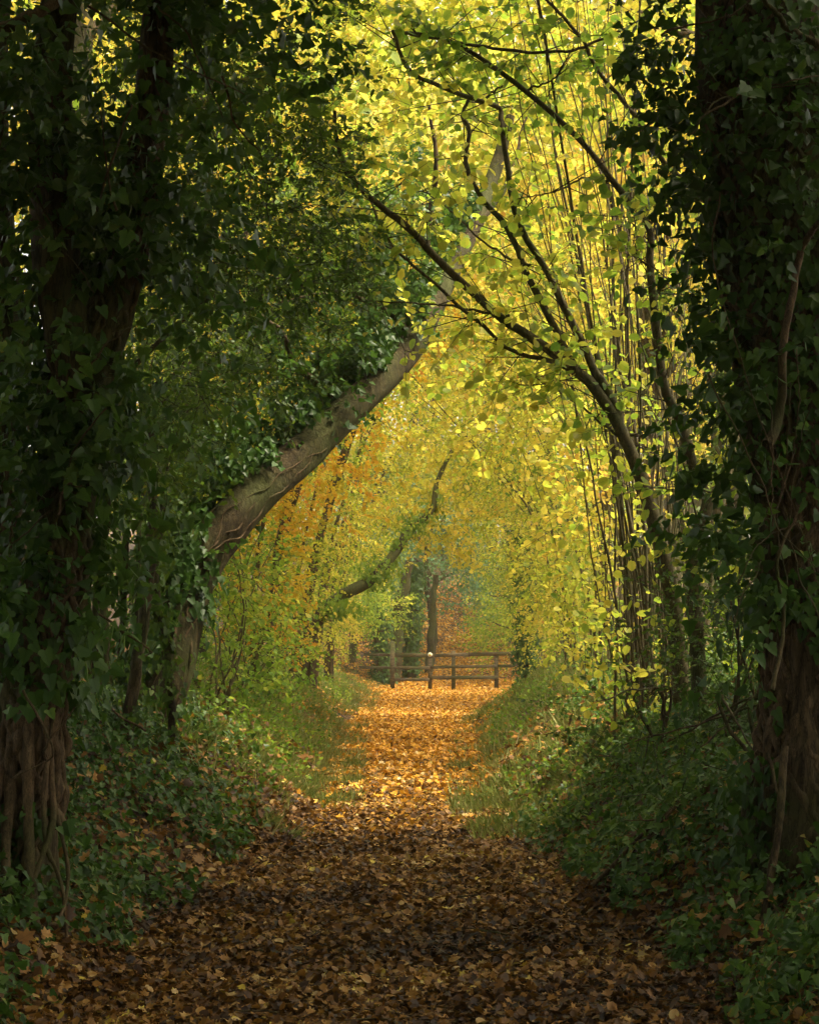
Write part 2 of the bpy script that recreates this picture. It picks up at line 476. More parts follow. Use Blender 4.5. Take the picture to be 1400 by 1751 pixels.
# ivy ground cover on the near banks
L = Leaves()
for side, nn_, y0, y1 in ((-1, 60000, 5.5, 15.5), (1, 72000, 5.5, 19)):
    y = rand_y(nn_, y0, y1, .6)
    t = rng.uniform(0.0 if side > 0 else .15, 3.2, nn_)
    x = interp(y, XC) + side * (interp(y, WT) + t)
    q = noise3(np.stack([x * 1.3, y, y * 0], 1), 1.6) + np.clip((t - .45) * 1.2, -.8, 1.0) + (.15 if side < 0 else .3)
    q = q - np.clip((y - (12.5 if side < 0 else 14)) * .5, 0, 1.4)
    k = (q > rng.uniform(-.35, .5, nn_)) & (ground_h(x, y) < 2.2)
    x, y = x[k], y[k]; m = len(x)
    up = slope_n(x, y)
    n_ = nrm(up + rng.normal(size=(m, 3)) * .45 + np.array([0, -.25, 0]))
    tp = rng.normal(size=(m, 3)) + np.array([-side * .8, -.5, -.5])
    lift = rng.random(m) ** 2 * .22 + .03
    pos = on_ground(x, y, lift)
    r = np.clip(rng.normal(.45 if side < 0 else .55, .2, m), 0, .97)
    L.add('ivy', pos, tp, n_, rng.uniform(.022, .06, m), r, .15, .18)
o = L.build('ground_ivy', M['ivy'])
tag(o, 'dark green ivy carpeting both near banks of the lane', 'ground cover', kind='stuff')

# grass and low weeds on the lit banks
L = Leaves()
for side, n_ in ((-1, 160000), (1, 160000)):
    y = rand_y(n_, 13.0, 60, .9)
    t = rng.uniform(-.35, 2.2, n_)
    x = interp(y, XC) + side * (interp(y, WT) + t)
    q = noise3(np.stack([x * 1.6, y * .8, y * 0], 1), 1.3)
    k = q > rng.uniform(-.6, .5, n_) + np.where(t < .1, .5, 0)
    x, y = x[k], y[k]; m = len(x)
    tp = np.stack([rng.normal(size=m) * .5 - side * .25, rng.normal(size=m) * .5, np.ones(m)], 1)
    no = np.stack([rng.normal(size=m), rng.normal(size=m), .2 * np.ones(m)], 1)
    L.add('blade', on_ground(x, y, 0), tp, no, rng.uniform(.04, .17, m), np.clip(rng.normal(.5, .22, m) + .2 * noise3(np.stack([x, y, y * 0], 1), .9), 0, 1), .5, 0)
o = L.build('grass', M['grass'])
tag(o, 'soft green grass along both lit banks of the lane', 'grass', kind='stuff')

L = Leaves()
for side in (-1, 1):
    m = 1100
    y = rand_y(m, 12.5, 50, 1.2); t = rng.uniform(.1, 2.0, m); x = interp(y, XC) + side * (interp(y, WT) + t)
    tp = np.stack([rng.normal(size=m) * .5, rng.normal(size=m) * .5, np.ones(m)], 1)
    L.add('blade', on_ground(x, y, 0), tp, rng.normal(size=(m, 3)), rng.uniform(.10, .32, m), rng.uniform(.7, 1, m), .3, 0)
o = L.build('dry_stalks', M['grass'])
tag(o, 'straw coloured dead stalks standing in the bank grass', 'dead stalks', kind='stuff')
T = Tubes()
for q in range(170):
    y = float(rand_y(1, 6, 22, 1.0)[0]); x = rng.uniform(-2.6, 2.6); a = rng.uniform(0, 3.14); l_ = rng.uniform(.08, .4)
    pts = np.array([[x + math.cos(a) * l_ * u, y + math.sin(a) * l_ * u, 0] for u in np.linspace(-.5, .5, 7)]) + rng.normal(size=(7, 3)) * .008
    pts[:, 2] = ground_h(pts[:, 0], pts[:, 1]) + .045 + abs(rng.normal()) * .01
    rr0 = rng.uniform(.002, .006); T.add(pts, np.linspace(rr0, rr0 * .5, 7), 5)
o = T.build('fallen_twigs', M['vine'])
tag(o, 'small broken twigs scattered over the fallen leaves', 'twigs', kind='stuff')

# ------------------------------------------------------------------ foliage makers
def sprays(L, T, kind, c, axis_, nleaf, length, size, rnd, droop=.35, flat=.75, twig_r=.003, curl=.12, up=(0, 0, 1)):
    """leafy twigs: c (n,3) twig roots, axis_ (n,3) directions"""
    n = len(c)
    if n == 0: return
    ax = nrm(axis_)
    length = np.broadcast_to(length, n)
    if T is not None:
        T.add_segs(c, c + ax * length[:, None], twig_r, twig_r * .4)
    s = (np.arange(nleaf)[None, :] + rng.random((n, nleaf))) / nleaf
    pos = c[:, None, :] + ax[:, None, :] * (s * length[:, None])[..., None]
    side = nrm(np.cross(ax, np.tile(up, (n, 1)) + rng.normal(size=(n, 3)) * .3))
    sg = np.where(np.arange(nleaf) % 2 == 0, 1, -1)[None, :, None]
    jit = rng.normal(size=(n, nleaf, 3))
    tip = ax[:, None, :] * .55 + side[:, None, :] * sg * .8 + jit * .35 + np.array([0, 0, -droop])
    nor = np.array(up) * flat + rng.normal(size=(n, nleaf, 3)) * (1 - flat) * 1.6
    sz = size * rng.uniform(.42, 1.3, (n, nleaf))
    pos = pos + side[:, None, :] * sg * (sz * .35)[..., None]
    r = np.clip(np.broadcast_to(rnd, n)[:, None] + rng.normal(size=(n, nleaf)) * .10, 0, 1)
    m_ = n * nleaf
    L.add(kind, pos.reshape(-1, 3), tip.reshape(-1, 3), nor.reshape(-1, 3), sz.ravel(), r.ravel(), curl + rng.normal(size=m_) * .14, .15 + rng.normal(size=m_) * .16)

def blob(n, c, r, gap=.0, f=1.2, hollow=.3):
    """n points spread in an ellipsoid, more of them towards the outside, with gaps"""
    v = nrm(rng.normal(size=(n, 3)))
    rad = (hollow ** 3 + (1 - hollow ** 3) * rng.random(n)) ** (1 / 3)
    p = np.array(c) + v * rad[:, None] * np.array(r)
    p += rng.normal(size=p.shape) * .12
    k = noise3(p, f) > gap
    return p[k], v[k]

def tone(p, base, amp=.2, f=.6):
    return np.clip(base + amp * noise3(p + 31.7, f) + rng.normal(size=len(p)) * .08, 0, 1)

L = Leaves()
for side, m in ((-1, 5200), (1, 3600)):
    y = rand_y(m, 11.5, 54, .9); t = rng.uniform(.25, 2.4, m); x = interp(y, XC) + side * (interp(y, WT) + t)
    k = noise3(np.stack([x * 1.2, y * .7, y * 0], 1), 1.9) > rng.uniform(-.3, .5, m); x, y = x[k], y[k]; m = len(x)
    p = on_ground(x, y, .0)
    ax = np.stack([rng.normal(size=m) * .5 - side * .2, rng.normal(size=m) * .5, np.ones(m)], 1)
    sprays(L, None, 'plain', p, ax, 7, rng.uniform(.12, .38, m), .055, np.clip(.35 + .3 * noise3(p, 1.1) + rng.normal(size=m) * .12, 0, .95), .15, .6)
o = L.build('bank_weeds', M['green'])
tag(o, 'leafy green weeds and nettles on both grassy banks of the lane', 'weeds', kind='stuff')
# ------------------------------------------------------------------ near ivy-clad trees
def surf_pts(path, rad, n, u0=0., u1=1., a0=0, a1=2 * math.pi, off=(0., .1), pw=2.):
    """random points on a tube, with outward normals"""
    m = len(path)
    u = rng.uniform(u0, u1, n) * (m - 1)
    i = np.minimum(u.astype(int), m - 2); f = (u - i)[:, None]
    c = path[i] * (1 - f) + path[i + 1] * f
    tan = nrm(path[i + 1] - path[i])
    r = np.interp(u, np.arange(m), rad)
    a = rng.uniform(a0, a1, n)
    ref = np.tile(np.array([0, 1., 0]), (n, 1))
    s = nrm(ref - tan * (ref * tan).sum(1, keepdims=True))   # away from camera
    b = np.cross(tan, s)
    o = np.cos(a)[:, None] * s + np.sin(a)[:, None] * b
    d = off[0] + (off[1] - off[0]) * rng.random(n) ** pw
    return c + o * (r + d)[:, None], o, tan, u / (m - 1)

def ivy_on(L, path, rad, n, size, off=(.02, .25), gap=-.3, u0=0., u1=1., kind='ivy', a0=0, a1=2 * math.pi, base=.45, f=2.2):
    p, o, tan, u = surf_pts(path, rad, n, u0, u1, a0, a1, off)
    k = noise3(p, f) > gap
    p, o = p[k], o[k]; m = len(p)
    nor = nrm(o + np.array([0, -.2, .35]) + rng.normal(size=(m, 3)) * .22)
    tip = np.array([0, 0, -1.]) + o * .3 + rng.normal(size=(m, 3)) * .35
    L.add(kind, p, tip, nor, size * rng.uniform(.4, 1.25, m), np.clip(tone(p, base, .15, 1.5) + rng.normal(size=m) * .08, 0, 1), .12, .16)

def climbers(root, path, rad, n, off0, u0=0., u1=1., rmin=.006, rmax=.03, mat='vine', name='ivy_stem', seed=0, spread=1.2):
    """ropey ivy stems winding up a trunk, each its own part"""
    m = len(path)
    for q in range(n):
        a = rng.uniform(math.pi - spread, math.pi + spread) if spread < 3 else rng.uniform(0, 6.28)
        ua, ub = u0 + (u1 - u0) * rng.uniform(0, .35), u0 + (u1 - u0) * rng.uniform(.5, 1)
        us = np.linspace(ua, ub, 46) * (m - 1)
        i = np.minimum(us.astype(int), m - 2); f = (us - i)[:, None]
        c = path[i] * (1 - f) + path[i + 1] * f
        tan = nrm(path[i + 1] - path[i])
        ref = np.tile(np.array([0, 1., 0]), (46, 1))
        s = nrm(ref - tan * (ref * tan).sum(1, keepdims=True)); b = np.cross(tan, s)
        ph = rng.uniform(0, 6.28, 3)
        us = us * (50.0 / m) if m > 80 else us
        aa = a + .35 * np.sin(us * .45 + ph[0]) + .16 * np.sin(us * 1.3 + ph[1]) + .07 * np.sin(us * 3.1 + ph[2])
        rr_ = rng.uniform(rmin, rmax)
        dd = np.interp(np.linspace(ua, ub, 46) * (m - 1), np.arange(m), rad) * 1.0 + rr_ * .5 + .012 * np.sin(us * 3 + ph[1])
        pts = c + (np.cos(aa)[:, None] * s + np.sin(aa)[:, None] * b) * dd[:, None]
        T = Tubes(); T.add(pts, rr_ * np.linspace(1.1, .5, 46) * (1 + .18 * np.sin(us * 4 + ph[0])), 7, .1, q)
        T.build(name, M[mat], root, off0)

for q, (ctrl, ra) in enumerate(((([(1105, 1228), (1150, 1262), (1215, 1275), (1240, 1262)]), .012), (([(1010, 1395), (1080, 1370), (1150, 1325), (1200, 1290)]), .014))):
    pts = [P(px, py, 9.6) for px, py in ctrl]
    c = curve(pts, 24, .006); c[:, 2] = ground_h(c[:, 0], c[:, 1]) + .12 + .05 * np.sin(np.linspace(0, 3.1, 24))
    o0 = tuple(c[0])
    root = thing('fallen_branch', 'pale forked dead twig lying on the right bank below the hazel rods' if q == 0 else 'thin dark fallen branch half sunk in ivy on the right bank', 'branch', o0)
    T = Tubes(); T.add(c, np.linspace(ra, ra * .4, 24), 7, .1, q); T.build('stem', M['vine'] if q == 0 else M['bark'], root, o0)
    for k in (8, 13, 17):
        e = c[k] + np.array([.18, -.1, .06]) * (1 if k != 13 else -1) + rng.normal(size=3) * .05; e[2] = max(e[2], gh(e[0], e[1]) + .1)
        T = Tubes(); T.add(curve([c[k], (c[k] + e) / 2 + rng.normal(size=3) * .02, e], 12, .003), np.linspace(ra * .5, ra * .2, 12), 5); T.build('side_twig', M['vine'], root, o0)
# ---------- left near tree
D = 8.2
base = P(35, 1430, D); base.z = gh(base.x, base.y)
tl = thing('ivy_clad_tree', 'big ivy covered twin trunk tree with twisted roots at the left edge of the lane', 'tree', base)
off = tuple(base)
trunk1 = curve([P(30, 1640, D), P(40, 1460, D), P(55, 1330, D), P(68, 1180, D), P(88, 1040, D), P(112, 900, D), P(125, 760, D), P(122, 620, D), P(105, 480, D), P(88, 330, D), P(85, 150, D), P(110, -60, D), P(140, -400, D), P(160, -900, D)], 60, .0)
r1 = np.interp(np.linspace(0, 1, 60), [0, .1, .35, .6, 1], [.20, .155, .135, .12, .08])
T = Tubes(); T.add(trunk1, r1, 28, .10, 1.3, .08); T.build('trunk', M['bark'], tl, off)
trunk2 = curve([P(128, 760, D), P(150, 640, D + .05), P(188, 540, D + .1), P(222, 420, D + .15), P(240, 300, D + .2), P(262, 160, D + .2), P(275, 0, D + .2), P(300, -300, D), P(330, -800, D)], 50, .0)
r2 = np.interp(np.linspace(0, 1, 50), [0, .4, 1], [.145, .105, .07])
T = Tubes(); T.add(trunk2, r2, 22, .1, 2.2, .06); T.build('trunk', M['bark'], tl, off)
trunk3 = curve([P(-70, 1640, D + .3), P(-60, 1400, D + .3), P(-30, 1150, D + .4), P(-5, 900, D + .5), P(10, 700, D + .5), P(0, 500, D + .5), P(-20, 200, D + .4), P(0, -300, D)], 40, .0)
r3 = np.linspace(.18, .09, 40)
T = Tubes(); T.add(trunk3, r3, 22, .1, 4.2, .06); T.build('trunk', M['bark'], tl, off)
climbers(tl, trunk1, r1, 30, off, 0, .62, .008, .036)
climbers(tl, trunk2, r2, 9, off, 0, .8, .005, .018)
climbers(tl, trunk3, r3, 7, off, 0, .6, .008, .03)
for ctrl, ra in (
    ([(48, 1240, 8.05), (52, 1330, 7.9), (58, 1400, 7.75), (95, 1450, 7.6), (128, 1500, 7.4), (150, 1545, 7.2)], .055),
    ([(20, 1330, 8.0), (12, 1400, 7.8), (30, 1440, 7.65), (70, 1480, 7.5), (110, 1495, 7.3)], .05),
    ([(72, 1180, 8.05), (95, 1260, 7.95), (60, 1340, 7.8), (38, 1400, 7.7), (40, 1470, 7.5)], .035),
    ([(105, 1120, 8.05), (78, 1230, 7.95), (82, 1320, 7.9), (110, 1400, 7.9), (125, 1470, 7.7)], .03),
    ([(0, 1300, 8.0), (-20, 1380, 7.8), (10, 1470, 7.5), (30, 1530, 7.3)], .05),
    ([(95, 1300, 8.0), (120, 1380, 7.95), (100, 1430, 7.8), (60, 1450, 7.7)], .022)):
    c = curve([P(*q) for q in ctrl], 30, .004)
    gg = ground_h(c[:, 0], c[:, 1]); c[:, 2] = gg + np.maximum(c[:, 2] - gg, -.01) * np.clip(1.5 - np.hypot(c[:, 0] - trunk1[4][0], c[:, 1] - trunk1[4][1]) / .36, 0, 1) + .02 - .03 * np.linspace(0, 1, 30)
    T = Tubes(); T.add(c, ra * .55 * np.linspace(1, .45, 30) * (1 + .12 * np.sin(np.arange(30) * .9)), 9, .12, ra * 90); T.build('root', M['vine'], tl, off)
L = Leaves()
ivy_on(L, trunk1, r1, 1300, .072, (.02, .22), .2, .1, .35)
ivy_on(L, trunk1, r1, 2600, .07, (.02, .3), -.3, .33, .62)
ivy_on(L, trunk2, r2, 2400, .07, (.02, .30), -.1, .05, .9)
ivy_on(L, trunk3, r3, 1600, .07, (.02, .25), .0, .0, .8)
for px, py, d, rr_, n in ((60, 620, 8, .35, 60), (20, 780, 7.9, .3, 50), (150, 700, 8, .25, 40), (60, 850, 7.9, .3, 45), (150, 820, 8, .3, 45), (280, 400, 8.2, .35, 60), (60, 180, 8, .5, 80), (200, 120, 8, .5, 90), (330, 200, 8.3, .4, 70),
                       (150, 330, 8.1, .4, 55), (40, 1000, 7.9, .3, 40), (20, 400, 8, .4, 60), (130, 20, 8, .5, 80), (300, 40, 8.2, .5, 90), (190, 980, 8.1, .2, 20), (420, 110, 8.6, .4, 50), (340, 560, 8.8, .3, 40), (10, 60, 7.6, .4, 50)):
    p, v = blob(int(n * (1.5 if py < 500 else .8)), P(px, py, d), (rr_, rr_, rr_), -.1, 2)
    ax = v * .6 + rng.normal(size=v.shape) * .5 + np.array([0, -.2, -.2])
    sprays(L, None, 'ivy', p, ax, 9, .3, .07, tone(p, .5, .15), .6, .5, .003)
tl_T = Tubes()
L.build('ivy', M['ivy'], tl, off)
# loose hanging twigs and bare shoots
T = Tubes()
for px, py, qx, qy, d in ((150, 10, 420, 160, 7.5), (270, 10, 380, 200, 7.6), (380, 130, 450, 270, 7.7), (0, 250, 30, 120, 7.6), (90, 100, 20, 310, 7.8), (0, 180, 90, 140, 7.7), (160, 380, 240, 150, 7.9), (60, 330, 160, 500, 7.9), (200, 360, 175, 190, 7.8),
                       (100, 880, 140, 830, 7.7), (150, 640, 230, 560, 7.8), (110, 830, 180, 700, 7.8), (20, 900, 90, 870, 7.7), (170, 1050, 250, 1120, 7.9), (40, 1180, 20, 1330, 7.6), (80, 1300, 130, 1210, 7.7), (250, 1250, 160, 1060, 8.4)):
    a, b = P(px, py, d), P(qx, qy, d + rng.uniform(-.2, .3))
    mid = (a + b) / 2 + Vector(rng.normal(size=3) * .07)
    T = Tubes(); T.add(curve([a, mid, b], 16, .006), np.linspace(.007, .003, 16), 5); T.build('shoot', M['vine'], tl, off)
T = Tubes()
c = curve([P(-10, 55, 7.3), P(40, 35, 7.35), P(80, 15, 7.4), P(130, -40, 7.5)], 20, .004); T.add(c, np.linspace(.03, .025, 20), 8, .08)
T.build('limb', M['vine'], tl, off)

# ---------- right near tree
D = 8.6
base = P(1385, 1330, D); base.z = gh(base.x, base.y)
tr = thing('ivy_clad_tree', 'massive dark leaning trunk wrapped in ivy at the right edge of the lane', 'tree', base)
off = tuple(base)
tk = curve([P(1410, 1650, D), P(1402, 1400, D), P(1398, 1200, D), P(1395, 1000, D), P(1382, 800, D), P(1362, 600, D), P(1340, 400, D), P(1322, 200, D), P(1305, 0, D), P(1285, -300, D), P(1260, -900, D)], 60, 0)
rk = np.interp(np.linspace(0, 1, 60), [0, .14, .2, .35, .6, 1], [.50, .36, .29, .28, .36, .28])
T = Tubes(); T.add(tk, rk, 40, .09, .7, .08); T.build('trunk', M['bark'], tr, off)
climbers(tr, tk, rk, 70, off, 0, .85, .006, .03, spread=1.35)
for ctrl, ra in (
    ([(1340, 1240, 8.2), (1325, 1330, 8.05), (1300, 1370, 7.9), (1270, 1420, 7.7), (1262, 1480, 7.5), (1225, 1530, 7.3), (1180, 1590, 7.15)], .05),
    ([(1370, 1420, 7.8), (1320, 1440, 7.7), (1275, 1400, 7.75), (1240, 1440, 7.6), (1225, 1500, 7.4)], .035),
    ([(1400, 1560, 7.0), (1350, 1575, 6.9), (1300, 1580, 6.85), (1275, 1560, 6.9)], .06),
    ([(1355, 1560, 6.9), (1330, 1590, 6.8), (1310, 1625, 6.7), (1295, 1650, 6.6)], .03),
    ([(1250, 1500, 7.3), (1220, 1545, 7.15), (1190, 1580, 7.1), (1160, 1620, 7.0)], .05),
    ([(1310, 1200, 8.2), (1330, 1290, 8.1), (1310, 1350, 8.0), (1350, 1400, 7.8)], .025)):
    c = curve([P(*q) for q in ctrl], 30, .004)
    gg = ground_h(c[:, 0], c[:, 1]); c[:, 2] = gg + np.maximum(c[:, 2] - gg, .0) * np.clip(2.0 - np.hypot(c[:, 0] - tk[6][0], c[:, 1] - tk[6][1]) / .42, 0, 1) + .02 - .03 * np.linspace(0, 1, 30)
    T = Tubes(); T.add(c, ra * .4 * np.linspace(1, .45, 30) * (1 + .12 * np.sin(np.arange(30) * .9)), 9, .12, ra * 90); T.build('root', M['bark'], tr, off)
L = Leaves()
ivy_on(L, tk, rk, 6000, .064, (.02, .25), .12, .06, .75, a0=1.4, a1=4.9)
for px, py, d, rr_, n in ((1190, 240, 8.5, .32, 90), (1215, 380, 8.5, .28, 70), (1225, 520, 8.5, .28, 70), (1250, 640, 8.5, .26, 60), (1255, 760, 8.4, .25, 50), (1170, 120, 8.6, .3, 60), (1140, 60, 8.7, .3, 50), (1290, 900, 8.3, .25, 45), (1275, 1020, 8.3, .25, 45),
                       (1370, 700, 8.1, .25, 30), (1330, 450, 8.1, .35, 50), (1380, 250, 8, .4, 60), (1300, 330, 8.1, .35, 50), (1360, 560, 8.1, .3, 40), (1380, 60, 8, .4, 40), (1240, 40, 8.3, .3, 30)):
    p, v = blob(int(n * .75), P(px, py, d), (rr_, rr_, rr_ * 1.2), -.1, 2)
    ax = v * .6 + rng.normal(size=v.shape) * .5 + np.array([0, -.2, -.2])
    sprays(L, None, 'ivy', p, ax, 8, .28, .066, tone(p, .5, .15), .6, .5, .003)
ivy_on(L, tk, rk, 1800, .064, (.02, .25), .2, .7, .95, a0=1.4, a1=4.9)
L.build('ivy', M['ivy'], tr, off)
T = Tubes()
for ctrl, ra in (([(1180, -20), (1210, 80), (1290, 140), (1400, 210)], .0), ([(1400, 80), (1340, 40), (1290, -20)], .022), ([(1200, 200), (1270, 160), (1350, 140), (1400, 130)], .006), ([(1180, 230), (1220, 180), (1300, 150), (1400, 145)], .005),
                 ([(1130, 60), (1180, 40), (1240, 30), (1290, -10)], .007), ([(1310, 760), (1330, 700), (1340, 600), (1370, 430), (1400, 380)], .028), ([(1230, 330), (1220, 450), (1260, 600), (1330, 800), (1400, 1000)], .004), ([(1210, 640), (1290, 800), (1330, 900), (1400, 980)], .004),
                 ([(1320, 900), (1350, 800), (1365, 700), (1362, 600)], .005), ([(1400, 1060), (1360, 960), (1350, 850), (1385, 700)], .005), ([(1345, 1000), (1330, 900), (1345, 780), (1350, 650)], .004), ([(1310, 640), (1318, 760), (1316, 870)], .005), ([(1300, 960), (1260, 1050), (1250, 1150)], .004),
                 ([(1260, 1000), (1300, 930), (1380, 880)], .004), ([(1320, 1180), (1340, 1060), (1330, 960), (1370, 860)], .012)):
    if ra == 0: continue
    c = curve([P(px, py, 7.9 + rng.uniform(-.15, .15)) for px, py in ctrl], 26, .006)
    T = Tubes(); T.add(c, np.linspace(ra, ra * .5, 26), 6, .08); T.build('shoot', M['vine'], tr, off)

# unseen leaf roof added to shade the near lane, hung on the two ivy trees
for root, sx in ((tl, -1), (tr, 1)):
    L = Leaves(); off = tuple(root.location)
    n = 5000
    x = sx * rng.uniform(-.8, 6.5, n); y = rng.uniform(-8, 12.8, n)
    zmin = 1.6 + np.maximum(y, 0) * .46 + .9
    z = np.maximum(zmin, 4.6) + rng.random(n) * 2.2 
    p = np.stack([x, y, z], 1)
    sprays(L, None, 'plain', p, rng.normal(size=p.shape) * [1, 1, .3], 16, .9, .17, tone(p, .4), .4, .6)
    L.build('crown', M['ivy'], root, off)
    T = Tubes()
    for q in range(7):
        a = Vector(((trunk1 if sx < 0 else tk)[-1 - q * 2]))
        b = a + Vector((-sx * rng.uniform(.5, 3), rng.uniform(-8, -1), rng.uniform(.2, 1.6)))
        T = Tubes(); T.add(curve([a, (a + b) / 2 + Vector((0, 0, .4)), b], 14, .02), np.linspace(.07, .02, 14), 7, .08)
        T.build('limb', M['bark'], root, off)

# ------------------------------------------------------------------ leaning tree
lean_ctrl = [(225, 1330, 13.6), (262, 1240, 13.7), (296, 1130, 13.8), (320, 1028, 14), (350, 950, 14.15), (392, 892, 14.3), (455, 828, 14.6), (530, 765, 15), (600, 695, 15.4), (660, 640, 15.8), (712, 575, 16.2), (735, 530, 16.5), (785, 430, 17), (822, 355, 17.4), (850, 280, 17.8), (872, 200, 18.0)]
b0 = P(*lean_ctrl[0])
lt = thing('leaning_tree', 'thick bare trunk arching right over the lane with ivy along its upper side', 'tree', (b0.x, b0.y, gh(b0.x, b0.y)))
off = tuple(lt.location)
lp = curve([P(*q) for q in lean_ctrl], 110, 0)
lr = np.interp(np.linspace(0, 1, 110), [0, .10, .22, .33, .48, .62, .75, 1], [.25, .19, .19, .20, .17, .15, .13, .05])
T = Tubes(); T.add(lp, lr, 32, .06, 2.0, .05); T.build('trunk', M['bark_tan'], lt, off)
for ctrl, ra in (([(745, 500, 16.6), (730, 400, 16.4), (745, 300, 16.2), (735, 180, 16)], .05), ([(712, 575, 16.2), (640, 520, 15.8), (560, 500, 15.5), (480, 520, 15)], .035), ([(600, 695, 15.4), (520, 640, 15), (470, 560, 14.7), (400, 500, 14.3)], .04),
                 ([(775, 420, 17), (860, 330, 17.5), (900, 200, 18)], .04)):
    c = curve([P(*q) for q in ctrl], 24, .01)
    T = Tubes(); T.add(c, np.linspace(ra, ra * .3, 24), 8, .08); T.build('limb', M['bark'], lt, off)
climbers(lt, lp, lr, 5, off, 0.05, .5, .005, .014, spread=1.2)
L = Leaves(); T = Tubes()
# upper-left side of the trunk carries ivy: o = cos*s(away)+sin*b; keep by normal
p, o_, tan, u = surf_pts(lp, lr, 26000, .02, .86, off=(.01, .38), pw=1.6)
k = ((o_[:, 2] - o_[:, 0] * .6) > np.where(u > .30, .62, .2) + .3 * noise3(p * 1.0, 1.7)) & (noise3(p, 2.6) > -.45)
p, o_ = p[k], o_[k]
m = len(p)
L.add('ivy', p, np.array([0, 0, -1.]) + o_ * .4 + rng.normal(size=(m, 3)) * .5, nrm(o_ + rng.normal(size=(m, 3)) * .4), rng.uniform(.04, .085, m), tone(p, .45), .12, .16)
ivy_on(L, lp, lr, 1500, .07, (.02, .12), .35, .0, .3)
for px, py, d, rr_ in ((440, 700, 15, .5), (500, 650, 15.2, .5), (560, 580, 15.6, .5), (620, 530, 15.9, .45), (670, 470, 16.3, .4), (700, 400, 16.8, .35), (740, 310, 17.2, .35), (380, 740, 14.8, .5), (330, 800, 14.6, .45), (280, 900, 14.2, .35)):
    p, v = blob(90, P(px, py, d), (rr_, rr_, rr_ * .8), -.2, 2)
    sprays(L, T, 'ivy', p, v + rng.normal(size=v.shape) * .5, 9, .35, .07, tone(p, .5), .5, .5)
L.build('ivy', M['ivy'], lt, off, T)
L = Leaves(); T = Tubes()
for px, py, dd, ra_, n in ((830, 170, 18.5, 1.3, 200), (720, 80, 18.5, 1.4, 230), (930, 60, 19, 1.4, 230), (620, 30, 18.5, 1.3, 200), (800, -60, 19, 1.6, 240), (1020, -20, 19.5, 1.4, 200), (560, 150, 18.5, 1.0, 110)):
    p, v = blob(n, P(px, py, dd), (ra_, ra_, ra_ * .7), -.2, 1.2)
    sprays(L, T, 'hazel_b', p, v * .5 + rng.normal(size=v.shape) * .5, 8, .45, .085, tone(p, .42, .3, .9), .35, .65)
L.build('crown', M['hazel'], lt, off, T)

# ------------------------------------------------------------------ generic grown tree / bush
def blobs_tree(name, label, cat, base, mats, kind, blobs, size, stems, stem_mat, group=None, nleaf=9, tw=.35, droop=.35, flat=.6, base_tone=.5, twigs=True, stem_name='trunk', gap=-.15, f=1.2, sep_first=True):
    """blobs: (centre, radii, n sprays); stems: list of (control points, radius)"""
    root = thing(name, label, cat, base, group)
    off = tuple(base)
    for i, (ctrl, ra) in enumerate(stems):
        n = 28
        T = Tubes(); T.add(curve(ctrl, n, .012), np.linspace(ra, max(ra * .3, .004), n), 8 if ra < .06 else 14, .08, i)
        T.build(stem_name, M[stem_mat], root, off)
    L = Leaves(); T = Tubes() if twigs else None
    for c, r, n in blobs:
        p, v = blob(n, c, r, gap, f)
        k = p[:, 2] > ground_h(p[:, 0], p[:, 1]) + .1
        p, v = p[k], v[k]
        ax = v * .5 + rng.normal(size=v.shape) * .55 + np.array([0, 0, -.1])
        sprays(L, T, kind, p, ax, nleaf, tw * rng.uniform(.6, 1.3, len(p)), size, tone(p, base_tone, .30, .9), droop, flat)
    L.build('crown', M[mats], root, off, T)
    print(name, L.count())
    return root

V = lambda *a: Vector(a)
# ---- dark holly and ivy thicket on the left
hollies = [
    ((-3.0, 11.0), 'dark holly tree filling the gap behind the big ivy covered tree on the left',
     [(P(330, 300, 11), (.9, 1.0, 1.1), 300), (P(360, 500, 11.2), (.7, 1, .8), 260), (P(270, 650, 11.3), (.5, 1, .6), 140), (P(220, 200, 10.5), (1, 1, .9), 200), (P(470, 380, 11.6), (.7, .9, .8), 300), (P(420, 60, 11), (.9, .9, .8), 300)]),
    ((-3.6, 15.4), 'dark green holly tree standing just behind the base of the leaning trunk',
     [(P(400, 640, 15.6), (1.1, .6, .9), 300), (P(500, 500, 15.6), (.9, .8, .9), 300), (P(570, 380, 15.8), (.7, .9, .8), 200), (P(330, 600, 13), (.8, 1, .8), 240), (P(230, 760, 12.6), (.6, .8, .7), 160), (P(290, 780, 15.6), (.6, .5, .8), 140)]),
    ((-4.2, 16.5), 'mid green holly tree rising behind the arch of the leaning trunk',
     [(P(480, 330, 17), (1.3, 1.2, 1.6), 380), (P(400, 600, 17), (1.3, 1.2, 1.4), 380), (P(560, 560, 17.5), (.9, 1, 1), 300), (P(600, 440, 17.5), (.7, 1, 1), 200), (P(300, 720, 17.5), (1.2, 1, 1.0), 180)]),
]
for i, ((bx, by), lab, bl) in enumerate(hollies):
    bs = V(bx, by, gh(bx, by))
    mt = 'holly' if i < 2 else 'green'
    st = [([bs, bs + V(.1 * j, 0, 1.2), Vector(bl[j % len(bl)][0])], .055 - .008 * j) for j in range(4)]
    blobs_tree('holly_tree', lab, 'tree', bs, mt, 'holly' if i < 2 else 'plain', bl, .062 if i < 2 else .07, st, 'bark', 'dark holly trees left of the lane', nleaf=13, tw=.4, base_tone=.42 + .1 * i, gap=-.25)

